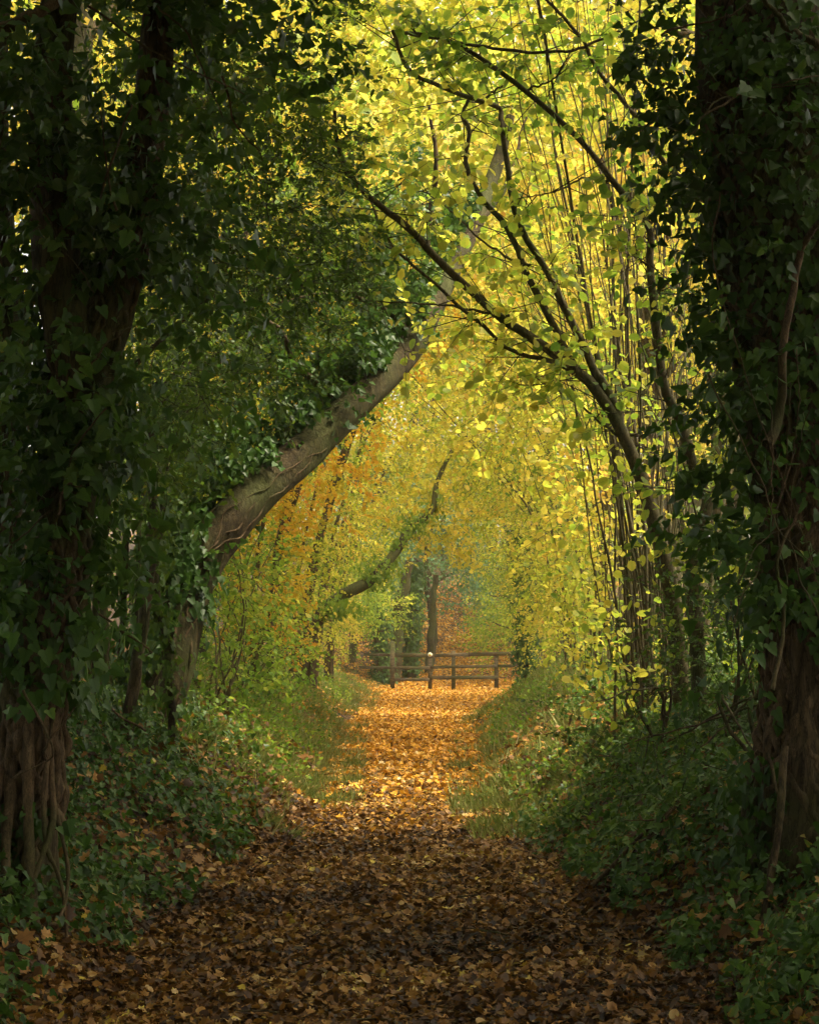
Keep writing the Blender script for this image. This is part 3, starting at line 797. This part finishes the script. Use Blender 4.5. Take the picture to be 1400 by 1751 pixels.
# slim trunks in the gloom on the left
sap = [((170, 1290, 12.5), (165, 1000), (195, 820), (190, 640), .035), ((215, 1300, 11.8), (235, 1130), (262, 930), (258, 720), .05), ((232, 1280, 13.0), (240, 1180), (238, 900), (250, 700), .025), ((185, 1240, 13.5), (180, 1050), (178, 880), (200, 700), .04),
       ((205, 1250, 14), (212, 1000), (222, 850), (230, 640), .03), ((150, 1260, 13), (152, 1100), (140, 900), (160, 640), .045), ((300, 1230, 12.4), (285, 1120), (270, 1000), (285, 800), .03)]
saplab = ['slim pale stem, leftmost but one among thin stems behind the ivy trunk', 'dark slightly bent young trunk just left of the leaning tree base', 'very thin upright stem beside the dark bent young trunk', 'slim grey stem between the ivy trunk and the dark bent young trunk', 'thin straight stem set deepest in the gloom left of the leaning tree', 'slim stem standing closest behind the big ivy trunk on the left', 'thin stem crossing the base of the leaning trunk']
for (b, q1, q2, q3, ra), lab in zip(sap, saplab):
    d = b[2]
    p0 = P(*b); p0.z = gh(p0.x, p0.y) - .05
    root = thing('young_tree', lab, 'tree', p0, 'slim young trees on the left bank')
    off = tuple(p0)
    c = curve([p0, P(*q1, d), P(*q2, d), P(*q3, d + .2)], 36, .012)
    T = Tubes(); T.add(c, np.linspace(ra, ra * .6, 36), 10, .1, ra * 70); T.build('trunk', M['bark_tan' if ra < .045 else 'bark'], root, off)
    L = Leaves()
    ivy_on(L, c, np.linspace(ra, ra * .6, 36), 500, .06, (.0, .2), .0, .1, 1)
    p, v = blob(60, c[-1], (.5, .5, .6), -.2)
    sprays(L, None, 'holly', p, v + rng.normal(size=v.shape) * .5, 9, .35, .06, tone(p, .4), .4, .5)
    L.build('crown', M['holly'], root, off)

# ------------------------------------------------------------------ hazels on the right
def traced_hazel(name, label, d0, basepx, traces, leaf_n, tone0, size=.074, group='hazels right of the lane', extra=(), wall=()):
    b = P(*basepx, d0); b.z = gh(b.x, b.y)
    root = thing(name, label, 'tree', b, group)
    off = tuple(b)
    L = Leaves(); TW = Tubes()
    for ctrl, ra, rb in traces:
        c = curve([P(*q) if len(q) == 3 else P(q[0], q[1], d0) for q in ctrl], 50, .006)
        rr_ = np.linspace(ra, rb, 50) * np.interp(np.linspace(0, 1, 50), [0, .3, 1], [.9, .74, .7])
        T = Tubes(); T.add(c, rr_, 10, .07, ra * 60); T.build('stem', M['bark_hazel'], root, off)
        # side twigs with leaves
        n = int(leaf_n * np.linalg.norm(np.diff(c, axis=0), axis=1).sum())
        i = rng.integers(10 if ra > .04 else 2, 49, n)
        st = c[i]
        tp_ = np.array([tuple(q) for q in lp[30:100]])
        a_ = st[:, None, [0, 2]] - [0, CAMZ]; a_ = a_ / st[:, None, 1:2]
        b_ = (tp_[None, :, [0, 2]] - [0, CAMZ]) / tp_[None, :, 1:2]
        near = np.linalg.norm(a_ - b_, axis=2).min(1) < 55 / F
        kp = ~near | (rng.random(n) < .2)
        i, st = i[kp], st[kp]; n = len(i)
        dr = nrm(rng.normal(size=(n, 3)) * [1, 1, .6] + (c[np.minimum(i + 1, 49)] - c[i - 1]) * 4)
        ln = rng.uniform(.25, .85, n)
        TW.add_segs(st, st + dr * ln[:, None] * .6 , .006, .004)
        e = st + dr * ln[:, None] * .6
        for k in range(2):
            ax = dr + rng.normal(size=dr.shape) * .55 + [0, 0, -.15]
            sprays(L, TW, 'hazel' if k else 'hazel_b', e, ax, 6, ln * .6, size, tone(e, tone0, .2, .8), .45, .6, .0028)
    for c, r, n in wall:
        p, v = blob(n, c, r, -.25, 1.3)
        k = p[:, 2] > ground_h(p[:, 0], p[:, 1]) + .1
        p, v = p[k], v[k]
        sprays(L, TW, 'hazel', p, v * .4 + rng.normal(size=v.shape) * .6 + [0, 0, -.2], 7, .4, size, tone(p, tone0, .2, .8), .45, .6, .0028)
    L.build('crown', M['hazel'], root, off, TW)
    print(name, L.count())
    return root

d = 13.0
tracesA = [
    ([(1168, 1235, 13.2), (1152, 1060, 13.1), (1128, 930), (1100, 830), (1062, 735), (1012, 660), (975, 628), (900, 572), (850, 538), (760, 455, 12.6), (700, 390, 12.4), (640, 345, 12.2), (600, 300, 12), (575, 240, 11.9), (570, 190, 11.8)], .085, .02),
    ([(1062, 735), (1050, 698), (1027, 651), (1000, 600), (940, 475), (890, 390), (870, 310), (855, 210), (848, 182), (770, 155, 12.6), (700, 118, 12.4), (670, 50, 12.2)], .05, .02),
    ([(980, 632), (968, 600), (900, 465), (865, 390), (825, 340), (795, 280), (802, 225), (790, 198), (805, 160)], .042, .018),
    ([(975, 630), (944, 618), (877, 600), (800, 535, 12.8), (700, 450, 12.6), (655, 395, 12.4), (630, 340, 12.3)], .03, .01),
    ([(850, 184), (830, 170), (860, 145)], .02, .012),
    ([(1098, 745), (1050, 740), (1000, 700), (940, 660), (900, 640)], .018, .007),
    ([(870, 540), (780, 525, 12.8), (700, 518, 12.6), (600, 512, 12.4)], .016, .006),
    ([(590, 280, 12), (560, 272, 12), (520, 262, 12)], .016, .008),
    ([(905, 455), (840, 425), (780, 370), (730, 330), (700, 325)], .014, .005),
]
traced_hazel('hazel_tree', 'tall hazel whose forked stems arch far left over the middle of the lane', d, (1165, 1225), tracesA, 10, .34,
             wall=[(P(1180, 1120, 13.2), (.5, .5, .8), 60)])
tracesB = [
    ([(1195, 1215, 12.6), (1190, 1080, 12.6), (1184, 945), (1207, 870), (1200, 836), (1180, 785), (1156, 710), (1140, 670), (1125, 600), (1117, 505), (1110, 440), (1105, 380), (1045, 310), (995, 245), (900, 155), (810, 90), (750, 62), (690, 55)], .07, .02),
    ([(1117, 505), (1150, 475), (1205, 440)], .02, .01), ([(1108, 382), (1165, 325), (1200, 280)], .018, .009),
    ([(1200, 340), (1180, 320), (1125, 265), (1080, 190), (1025, 125), (985, 55), (925, -10)], .032, .018),
    ([(700, 57), (800, 76), (940, 90), (1020, 72), (1080, 40)], .02, .014),
    ([(1045, 310), (1000, 305), (940, 330), (880, 340)], .014, .006), ([(900, 155), (950, 130), (990, 60)], .012, .007),
]
traced_hazel('hazel_tree', 'hazel with one tall bowed stem standing closest to the dark ivy trunk on the right', 12.4, (1195, 1215), tracesB, 8, .28,
             wall=[(P(1210, 900, 12.4), (.35, .5, .8), 60)])

for i, (px, dd, lab, bl_) in enumerate((
        (1250, 11.2, 'dark small leaved holly bush between the hazel rods and the right ivy trunk', [(0, 0, .7, .6, .8, 220), (.2, .3, 1.7, .5, .9, 180), (.1, .3, 2.9, .45, .9, 130)]),
        (1130, 12.2, 'low dark holly sprawling at the foot of the tall arching hazel', [(0, -.3, .25, .7, .35, 170), (.5, 0, .45, .5, .5, 140)]),
        (1290, 9.6, 'low dark holly at the foot of the right ivy covered trunk', [(0, 0, .25, .5, .35, 130), (-.4, .2, .2, .4, .3, 90)]))):
    x0 = (px - 700) / F * dd; bs = V(x0, dd, gh(x0, dd))
    blobs_tree('holly_bush', lab, 'bush', bs, 'holly', 'holly', [(bs + V(a, b_, c_), (r1_, .7, r2_), n_) for a, b_, c_, r1_, r2_, n_ in bl_], .05,
               [([bs, bs + V(rng.normal() * .15, 0, .5), bs + V(rng.normal() * .4, rng.normal() * .3, bl_[-1][2])], .014) for _ in range(5)], 'bark', nleaf=11, tw=.3, base_tone=.35, stem_name='stem', gap=-.1)
# coppice stools further down
def stool(px, d, label, n, tn, h=6.5, nl=1.0, lean=1.0, xr=None):
    x0 = (px - 700) / F * d
    b = V(x0, d, gh(x0, d))
    stems = []
    for i in range(n):
        a = rng.normal() * .55
        bx = b + V(rng.normal() * .16, rng.normal() * .25, 0); bx.z = gh(bx.x, bx.y) - .12
        hh = h * rng.uniform(.7, 1.1)
        ln = lean * rng.uniform(-.35, 1.0)
        pts = [bx]
        for s in (.25, .5, .75, 1.0):
            pts.append(bx + V(-ln * 3.2 * s ** 2.2 + a * s * 1.2, rng.normal() * .35 * s + a * 2 * s, hh * s * (1 - .22 * max(ln, 0) * s)) + V(rng.normal() * .07, 0, 0))
        stems.append((pts, rng.choice([.007, .010, .014, .022], p=[.35, .35, .2, .1])))
    bl = [(b + V(-.45, 0, 1.9), (.6, 1.7, 1.7), int(400 * nl)), (b + V(-1.1, 0, 3.9), (1.1, 1.9, 1.4), int(430 * nl)), (b + V(-2.2, 0, 5.8), (1.6, 1.8, 1.1), int(210 * nl)), (b + V(.8, .5, 5.2), (1.6, 1.8, 1.7), int(160 * nl))]
    return blobs_tree('hazel_tree', label, 'tree', b, 'hazel', 'hazel_b' if d < 24 else 'plain', bl, .07, stems, 'bark_hazel', 'hazels right of the lane', nleaf=8, tw=.4, stem_name='stem', base_tone=tn, gap=-.25)
stool(1115, 15.0, 'dense clump of many thin upright hazel rods right behind the tall arching hazel', 54, .42, 6.5, .24, .2)
stool(1090, 19.5, 'yellow leaved hazel clump second behind the arching hazel on the right bank', 24, .48, 6.8, .65, .5)
stool(1035, 22, 'yellow green hazel clump hanging low over the right bank halfway to the gate', 12, .48, 6.5, .95)
stool(1000, 26.5, 'pale yellow hazel clump spilling down the right bank beyond the ferny slope', 10, .44, 6.5, 1.2)
stool(965, 32, 'small looking yellow green hazel clump nearer the gate on the right', 8, .42, 6.5, 1.4)
stool(945, 39, 'hazel clump on the right just in front of the wooden fence', 8, .38, 6.5, 1.5)
stool(940, 47, 'green yellow hazel clump overhanging the right end of the wooden fence', 7, .4, 5.5, .9)

# ------------------------------------------------------------------ left side trees further down
def side_tree(px, d, label, mat, kind, tn, size, h=6, nl=1.0, grp='trees left of the lane', lowy=1.6, name='maple_tree', nst=4, st='bark', reach=2.0):
    x0 = (px - 700) / F * d
    b = V(x0, d, gh(x0, d))
    stems = []
    for i in range(nst):
        a = rng.uniform(-.5, .5)
        stems.append(([b + V(rng.normal() * .1, rng.normal() * .15, -.05), b + V(.2 + a * .4, a, h * .35), b + V(.8 + a * .5, a * 1.6, h * .7), b + V(reach * rng.uniform(.5, 1.1), a * 2, h)], rng.uniform(.03, .07)))
    bl = [(b + V(.1, 0, lowy + .3), (.65, 1.6, 1.3), int(220 * nl)), (b + V(.7, 0, 3.7), (1.3, 1.9, 1.4), int(280 * nl)), (b + V(reach, 0, 5.6), (1.5, 1.9, 1.1), int(200 * nl)), (b + V(-1.2, .3, 4.4), (1.6, 1.8, 1.9), int(190 * nl))]
    return blobs_tree(name, label, 'tree', b, mat, kind, bl, size * .88, stems, st, grp, nleaf=12, tw=.42, base_tone=tn, gap=-.25)
bs = V(-2.15, 18.0, gh(-2.15, 18.0))
blobs_tree('elder_bush', 'fresh green leafy bush under the arch of the leaning trunk', 'bush', bs, 'green', 'hazel',
           [(bs + V(0, 0, .6), (.7, 1.2, .7), 260), (bs + V(.1, .4, 1.5), (.7, 1.2, .7), 260), (bs + V(-.6, 0, 1.9), (.8, 1.2, .9), 220), (bs + V(.5, 1.2, .5), (.5, 1.0, .5), 140)], .06,
           [([bs + V(rng.normal() * .1, 0, -.05), bs + V(rng.normal() * .3, rng.normal() * .3, 1), bs + V(rng.normal() * .6, rng.normal() * .5, 2.1)], .012) for _ in range(9)], 'bark_hazel', nleaf=8, tw=.35, base_tone=.45, stem_name='stem')
bs = V(-2.3, 21.5, gh(-2.3, 21.5))
blobs_tree('elder_bush', 'yellowish green low bush between the fresh green bush and the golden maple', 'bush', bs, 'green', 'plain',
           [(bs + V(.2, 0, .6), (.7, 1.4, .8), 300), (bs + V(0, .4, 1.6), (.7, 1.4, .8), 260)], .06,
           [([bs + V(rng.normal() * .1, 0, -.05), bs + V(rng.normal() * .3, rng.normal() * .3, 1), bs + V(rng.normal() * .6, rng.normal() * .5, 2.1)], .012) for _ in range(7)], 'bark_hazel', nleaf=8, tw=.35, base_tone=.62, stem_name='stem')
side_tree(440, 23, 'golden yellow field maple glowing below the arch of the leaning trunk', 'orange', 'maple', .42, .075, 6, 1.9)
side_tree(500, 28, 'green and yellow maple leaning over the left bank beyond the golden one', 'hazel', 'plain', .4, .08, 6.5, 1.6)
side_tree(530, 34, 'bright yellow maple on the left bank with an arching bare bough', 'yellow', 'plain', .3, .085, 6.5, 1.3)
side_tree(560, 42, 'soft yellow maple on the left short of the fence', 'yellow', 'plain', .3, .09, 6.5, 1.3)
side_tree(560, 50, 'green leaved maple on the left by the end of the fence', 'hazel', 'plain', .25, .09, 6.0, .8)

# arching bough seen over the gate
b = P(500, 1040, 30); b.z = gh(b.x, b.y)
root = thing('arching_tree', 'crooked bare bough arching right above the lane in front of the gate', 'tree', b)
off = tuple(b)
cb = curve([b, P(528, 1085, 30), P(565, 1035, 30.2), P(600, 1010, 30.2), (P(640, 985, 30.5)), P(680, 940, 31), P(700, 905, 31.5), P(740, 870, 32), P(748, 820, 32.5), P(780, 760, 33)], 50, .01)
T = Tubes(); T.add(cb, np.linspace(.15, .035, 50), 14, .12, 3); T.build('trunk', M['bark_tan'], root, off)
L = Leaves()
ivy_on(L, cb, np.linspace(.17, .04, 50), 3200, .075, (.0, .42), .1, .12, .8)
L.build('ivy', M['green'], root, off)
L = Leaves(); T = Tubes()
for px, py, dd in ((735, 830, 32), (780, 850, 32.5), (760, 900, 32), (700, 850, 31.5), (790, 900, 33), (740, 760, 33), (830, 800, 33)):
    p, v = blob(60, P(px, py, dd), (.7, .7, .5), -.2)
    sprays(L, T, 'maple', p, v + rng.normal(size=v.shape) * .4 + [0, 0, -.3], 10, .45, .09, tone(p, .4), .5, .6)
L.build('crown', M['yellow'], root, off, T)

# ------------------------------------------------------------------ far trees (shared meshes)
def proto(name, mat, kind, h, w_, n, size, tn, bark='bark_tan', low=.25):
    root = thing(name, 'x', 'tree')
    T = Tubes(); T.add(curve([V(0, 0, -.3), V(.1, 0, h * .3), V(-.1, .1, h * .6), V(.1, 0, h * .9)], 24, .03), np.linspace(.17, .04, 24), 12, .08); T.build('trunk', M[bark], root)
    T = Tubes(); L = Leaves()
    for i in range(11):
        z0 = h * rng.uniform(low, .8); a = rng.uniform(0, 6.28)
        e = V(math.cos(a) * w_ * .75, math.sin(a) * w_ * .75, z0 + h * rng.uniform(.05, .2))
        T = Tubes(); T.add(curve([V(0, 0, z0), e * .5 + V(0, 0, z0 * .5 + .2), e], 12, .03), np.linspace(.07, .02, 12), 6, .05)
        if h > 6 or i < 3: T.build('limb', M['bark'], root)
        p, v = blob(n // 13, e, (w_ * .55, w_ * .55, h * .13), -.15, .9)
        sprays(L, None, kind, p, v + rng.normal(size=v.shape) * .5, 9, .7, size, tone(p, tn, .25), .4, .5)
    p, v = blob(n // 5, (0, 0, h * (.5 + low / 2)), (w_, w_, h * (.5 - low / 2)), -.1, .8)
    sprays(L, None, kind, p, v + rng.normal(size=v.shape) * .5, 9, .7, size, tone(p, tn, .25), .4, .5)
    L.build('crown', M[mat], root)
    print(name, L.count())
    return root
def dup(root, loc, rz, sc, label, group):
    r = root.copy(); SC.collection.objects.link(r)
    r.location = loc; r.rotation_euler = (0, 0, rz); r.scale = (sc,) * 3
    tag(r, label, None, group)
    for ch in root.children:
        c = ch.copy(); SC.collection.objects.link(c); c.parent = r
    return r
protos = {
    'y': proto('tall_tree', 'yellow', 'plain', 15, 3.0, 1700, .15, .5),
    'g': proto('tall_tree', 'hazel', 'plain', 14, 3.2, 1700, .15, .38),
    'b': proto('shrub', 'hazel', 'plain', 4.0, 1.8, 900, .11, .3, 'bark_hazel', .1),
    'e': proto('shrub', 'evergreen', 'plain', 5.0, 1.9, 1000, .12, .5, 'bark', .2),
}
used = {}
def far(kind, px, d, rz=None, sc=1.0, label='', group=''):
    x = (px - 700) / F * d
    loc = (x, d, gh(x, d) - .1)
    rz = rng.uniform(0, 6.28) if rz is None else rz
    r = protos[kind]
    if not used.get(kind):
        used[kind] = 1
        r.location = loc; r.rotation_euler = (0, 0, rz); r.scale = (sc,) * 3; tag(r, label, None, group)
        return r
    return dup(r, loc, rz, sc, label, group)
tall = [
    ('y', 1110, 27), ('g', 1260, 22), ('y', 1180, 33), ('y', 300, 27), ('g', 400, 35), ('y', 1040, 40), ('g', 1150, 41), ('y', 480, 42), ('y', 1230, 30), ('g', 300, 30),
    ('g', 130, 19), ('y', 330, 22), ('y', 470, 60), ('g', 1120, 66), ('y', 640, 98), ('y', 720, 112), ('y', 800, 118), ('g', 880, 112), ('y', 400, 74), ('g', 410, 58), ('g', 700, 100), ('y', 1130, 74), ('g', 1190, 64), ('y', 1200, 56), ('y', 1150, 48), ('g', 1300, 44), ('y', 400, 52), ('g', 260, 46),
    ('g', 650, 96), ('y', 740, 104), ('g', 840, 100), ('y', 940, 92), ('g', 560, 88), ('y', 480, 76), ('y', 1040, 78), ('g', 1140, 70), ('g', 350, 66), ('y', 1260, 62)]
cols = {'y': 'yellow leaved', 'g': 'green and yellow leaved'}
for i, (k, px, d) in enumerate(tall):
    x = (px - 700) / F * d
    side = 'left' if px < 700 else 'right'
    where = 'close behind the tunnel of hazels' if d < 40 else ('beyond the gate' if d > 60 else 'level with the gate')
    far(k, px, d, None, rng.uniform(.9, 1.15) * (2.2 if d > 90 else 1.7 if d > 55 else 1.25 if d > 40 else 1.0), f'tall {cols[k]} tree {where} on the {side} side', f'tall {cols[k]} trees {where} on the {side} side')
shr = [('b', 640, 72), ('e', 735, 64), ('b', 900, 60), ('b', 600, 60), ('e', 655, 70), ('b', 870, 78), ('b', 930, 70), ('b', 810, 92), ('b', 700, 90), ('b', 560, 56), ('b', 960, 54), ('b', 760, 86), ('b', 900, 88), ('b', 878, 74), ('b', 905, 68), ('b', 800, 100), ('b', 835, 96), ('b', 940, 84), ('b', 800, 108), ('b', 860, 104)] + [('b', q_, 96 + (q_ % 7)) for q_ in (960, 1020, 1090, 1160, 1240, 1320, 560, 490, 420, 350, 280, 200, 620, 690, 740)]
for i, (k, px, d) in enumerate(shr):
    if k == 'e': far(k, px, d, None, 1.25, 'blue green evergreen shrub behind the gate' if px > 700 else 'dark evergreen shrub behind the left end of the fence', 'evergreen shrubs behind the gate')
    else: far(k, px, d, None, rng.uniform(.8, 1.2) * (2.0 if d > 95 else 1), 'bushy yellow green shrub on the slope beyond the gate' if d > 62 else 'bushy yellow green shrub beside the fence', 'shrubs on the slope beyond the gate' if d > 62 else 'shrubs beside the fence')

# trunks just behind the gate
def ivy_post(px0, py0, px1, py1, d, ra, label, bare, name='ivy_clad_tree', mid=None):
    b = P(px0, py0, d); b.z = gh(b.x, b.y)
    root = thing(name, label, 'tree', b); off = tuple(b)
    c = curve([b + V(0, 0, -.1), P(*(mid or ((px0 + px1) / 2, (b.z * 0 + (py0 + py1) / 2))), d), P(px1, py1, d)], 30, .02)
    rr_ = np.linspace(ra, ra * .6, 30)
    T = Tubes(); T.add(c, rr_, 14, .1, px0); T.build('trunk', M['bark_tan' if bare else 'bark'], root, off)
    if not bare:
        L = Leaves(); ivy_on(L, c, rr_, 5000, .11, (.0, .28), -.5, 0, 1); L.build('ivy', M['ivy'], root, off)
    return root
ivy_post(655, 1165, 645, 930, 58.5, .28, 'short ivy covered trunk just left of the wooden fence', False)
ivy_post(672, 1140, 700, 960, 59.5, .28, 'pale bare leaning trunk behind the left post of the fence', True, 'bare_trunk_tree', (680, 1060))
ivy_post(702, 1150, 712, 960, 60.5, .22, 'dark ivy covered trunk right of the pale leaning trunk', False)
ivy_post(732, 1140, 745, 985, 62, .17, 'brown slanting trunk behind the middle of the fence', True, 'bare_trunk_tree')
ivy_post(905, 1200, 888, 900, 40, .16, 'slim ivy covered trunk on the right bank before the fence', False)

# ------------------------------------------------------------------ fence
D = 55.0
def box(T_, a, b, wx, wz):
    pass
def box_mesh(name, mat, parent, off, a, b, thick, high, bev=.008):
    """a timber from a to b (world), thick along y, high across"""
    a = np.array(a); b = np.array(b); t = (b - a) / np.linalg.norm(b - a)
    yv = np.array([0, 1., 0]); s = np.cross(yv, t); s /= np.linalg.norm(s)
    V_, n = [], 0
    prof = [(-thick / 2 + bev, -high / 2), (thick / 2 - bev, -high / 2), (thick / 2, -high / 2 + bev), (thick / 2, high / 2 - bev), (thick / 2 - bev, high / 2), (-thick / 2 + bev, high / 2), (-thick / 2, high / 2 - bev), (-thick / 2, -high / 2 + bev)]
    for q in (a, b):
        for u, v_ in prof: V_.append(q + yv * u + s * v_)
    fs = [[i, (i + 1) % 8, 8 + (i + 1) % 8, 8 + i] for i in range(8)]
    loops = [j for f_ in fs for j in f_] + list(range(7, -1, -1)) + list(range(8, 16))
    starts = [4 * i for i in range(8)] + [32, 40]
    return mesh_from(name, V_, loops, starts, mat, parent, off=off)
b = P(775, 1177, D); b.z = gh(b.x, b.y)
fn = thing('wooden_fence', 'weathered three rail wooden barrier across the lane with a round waymark disc', 'fence', b)
off = tuple(b)
M['wood2'] = M['wood']
def wp(px, py, dd=D): return P(px, py, dd)
for px, top, bot, wd in ((671, 1096, 1172, .16), (735, 1117, 1178, .14), (775, 1113, 1178, .13), (848, 1118, 1178, .14), (905, 1120, 1170, .13)):
    a = wp(px, top, D + .0); z0 = gh(a.x, a.y)
    pb = Vector((a.x, a.y, z0 - .1))
    box_mesh('post', M['wood'], fn, off, pb, a, .12, wd)
RD = D - .09
for x0, x1, y0, y1, hh in ((675, 742, 1120, 1121, .13), (742, 800, 1121, 1119, .12), (800, 905, 1119, 1117, .13), (675, 735, 1142, 1142, .11), (735, 850, 1141, 1139, .10), (850, 905, 1139, 1138, .1), (675, 735, 1162, 1162, .10), (735, 852, 1159, 1158, .12)):
    box_mesh('rail', M['wood'], fn, off, wp(x0, y0, RD), wp(x1 - .3, y1, RD), .04, hh)
for x0, x1, y0, y1 in ((622, 668, 1119, 1120), (614, 668, 1141, 1142)):
    box_mesh('rail', M['wood'], fn, off, wp(x0, y0, D + 1.2), wp(x1, y1, D + .12), .04, .1)
def flat_mat(name, col):
    m, t, out = new_mat(name); pr = t.nodes.new('ShaderNodeBsdfPrincipled'); pr.inputs['Base Color'].default_value = (*col, 1); pr.inputs['Roughness'].default_value = .5
    t.links.new(pr.outputs[0], out.inputs[0]); return m
def disc(name, mat, parent, c, r, th, off):
    n = 24; a = np.arange(n) / n * 6.28318
    f = np.stack([c[0] + r * np.cos(a), np.full(n, c[1] - th / 2), c[2] + r * np.sin(a)], 1); bk = f + [0, th, 0]
    loops = list(range(n)) + list(range(2 * n - 1, n - 1, -1)); starts = [0, n]
    for i in range(n):
        starts.append(len(loops)); loops += [i, n + i, n + (i + 1) % n, (i + 1) % n]
    return mesh_from(name, np.concatenate([f, bk]), loops, starts, mat, parent, off=off)
pc = wp(735, 1119.5, D - .125)
dm = disc('waymark_disc', flat_mat('disc_white', (.75, .72, .6)), fn, pc, .075, .01, off)
dm2 = disc('arrow_mark', flat_mat('disc_yellow', (.7, .5, .05)), dm, pc + V(0, -.008, 0), .04, .006, off)

# ------------------------------------------------------------------ surrounding wood beside the lane, plus an added light screen behind
L = Leaves()
def wall_mass(n, xa, xb, ya, yb, za, zb, size, nleaf=14):
    p = np.stack([rng.uniform(xa, xb, n), rng.uniform(ya, yb, n), rng.uniform(za, zb, n)], 1)
    p[:, 2] += ground_h(p[:, 0], p[:, 1])
    k = noise3(p, .8) > -.35
    p = p[k]
    sprays(L, None, 'plain', p, rng.normal(size=p.shape), nleaf, .8, size, tone(p, .4), .4, .3)
wall_mass(900, -9, -3.8, 3, 13, 0, 8, .16)
wall_mass(500, -6.5, -4.0, 9, 18, 0, 2.2, .09)
wall_mass(900, -10, -4.4, 15, 25, 0, 3.4, .11)
wall_mass(900, 4.2, 10, 14, 25, 0, 3.2, .11)
wall_mass(900, 3.8, 9, 3, 14, 0, 8, .16)
wall_mass(400, 3.4, 4.8, 8, 16, 0, 2.4, .09)
wall_mass(400, -10, -4, -12, -6, 0, 6, .22)  # from here on out of view, added to hold back light
wall_mass(400, 4, 10, -12, -6, 0, 6, .22)
wall_mass(380, -5, 5, -14, -10, 0, 4, .22)
wall_mass(500, -10, -4, -6, 5, 0, 8, .22)
wall_mass(500, 4, 10, -6, 5, 0, 8, .22)
o = L.build('woods', M['holly'])
tag(o, 'dark thicket of evergreen foliage closing in both sides of the near lane plus an added unseen screen shading it from behind', 'woods', kind='stuff')
hz, ht, hout = new_mat('lane_haze')
pv = ht.nodes.new('ShaderNodeVolumePrincipled'); pv.inputs['Color'].default_value = (.95, .93, .86, 1); pv.inputs['Density'].default_value = HAZE
pv.inputs['Anisotropy'].default_value = .5
ht.links.new(pv.outputs[0], hout.inputs['Volume'])
if HAZE > 0:
    c8 = np.array([[x, y, z] for z in (-2.2, 34) for y in (-45, 1450) for x in (-850, 850)], float)
    fz = [0, 2, 3, 1, 4, 5, 7, 6, 0, 1, 5, 4, 2, 6, 7, 3, 0, 4, 6, 2, 1, 3, 7, 5]
    tag(mesh_from('haze', c8, fz, np.arange(6) * 4, hz), 'faint pale haze hanging in the lane', 'haze', kind='stuff')
    cy.volume_bounces = 1
tot = sum(len(m_.polygons) for m_ in bpy.data.meshes)
print('POLYS', tot, 'OBJS', len(bpy.data.objects))
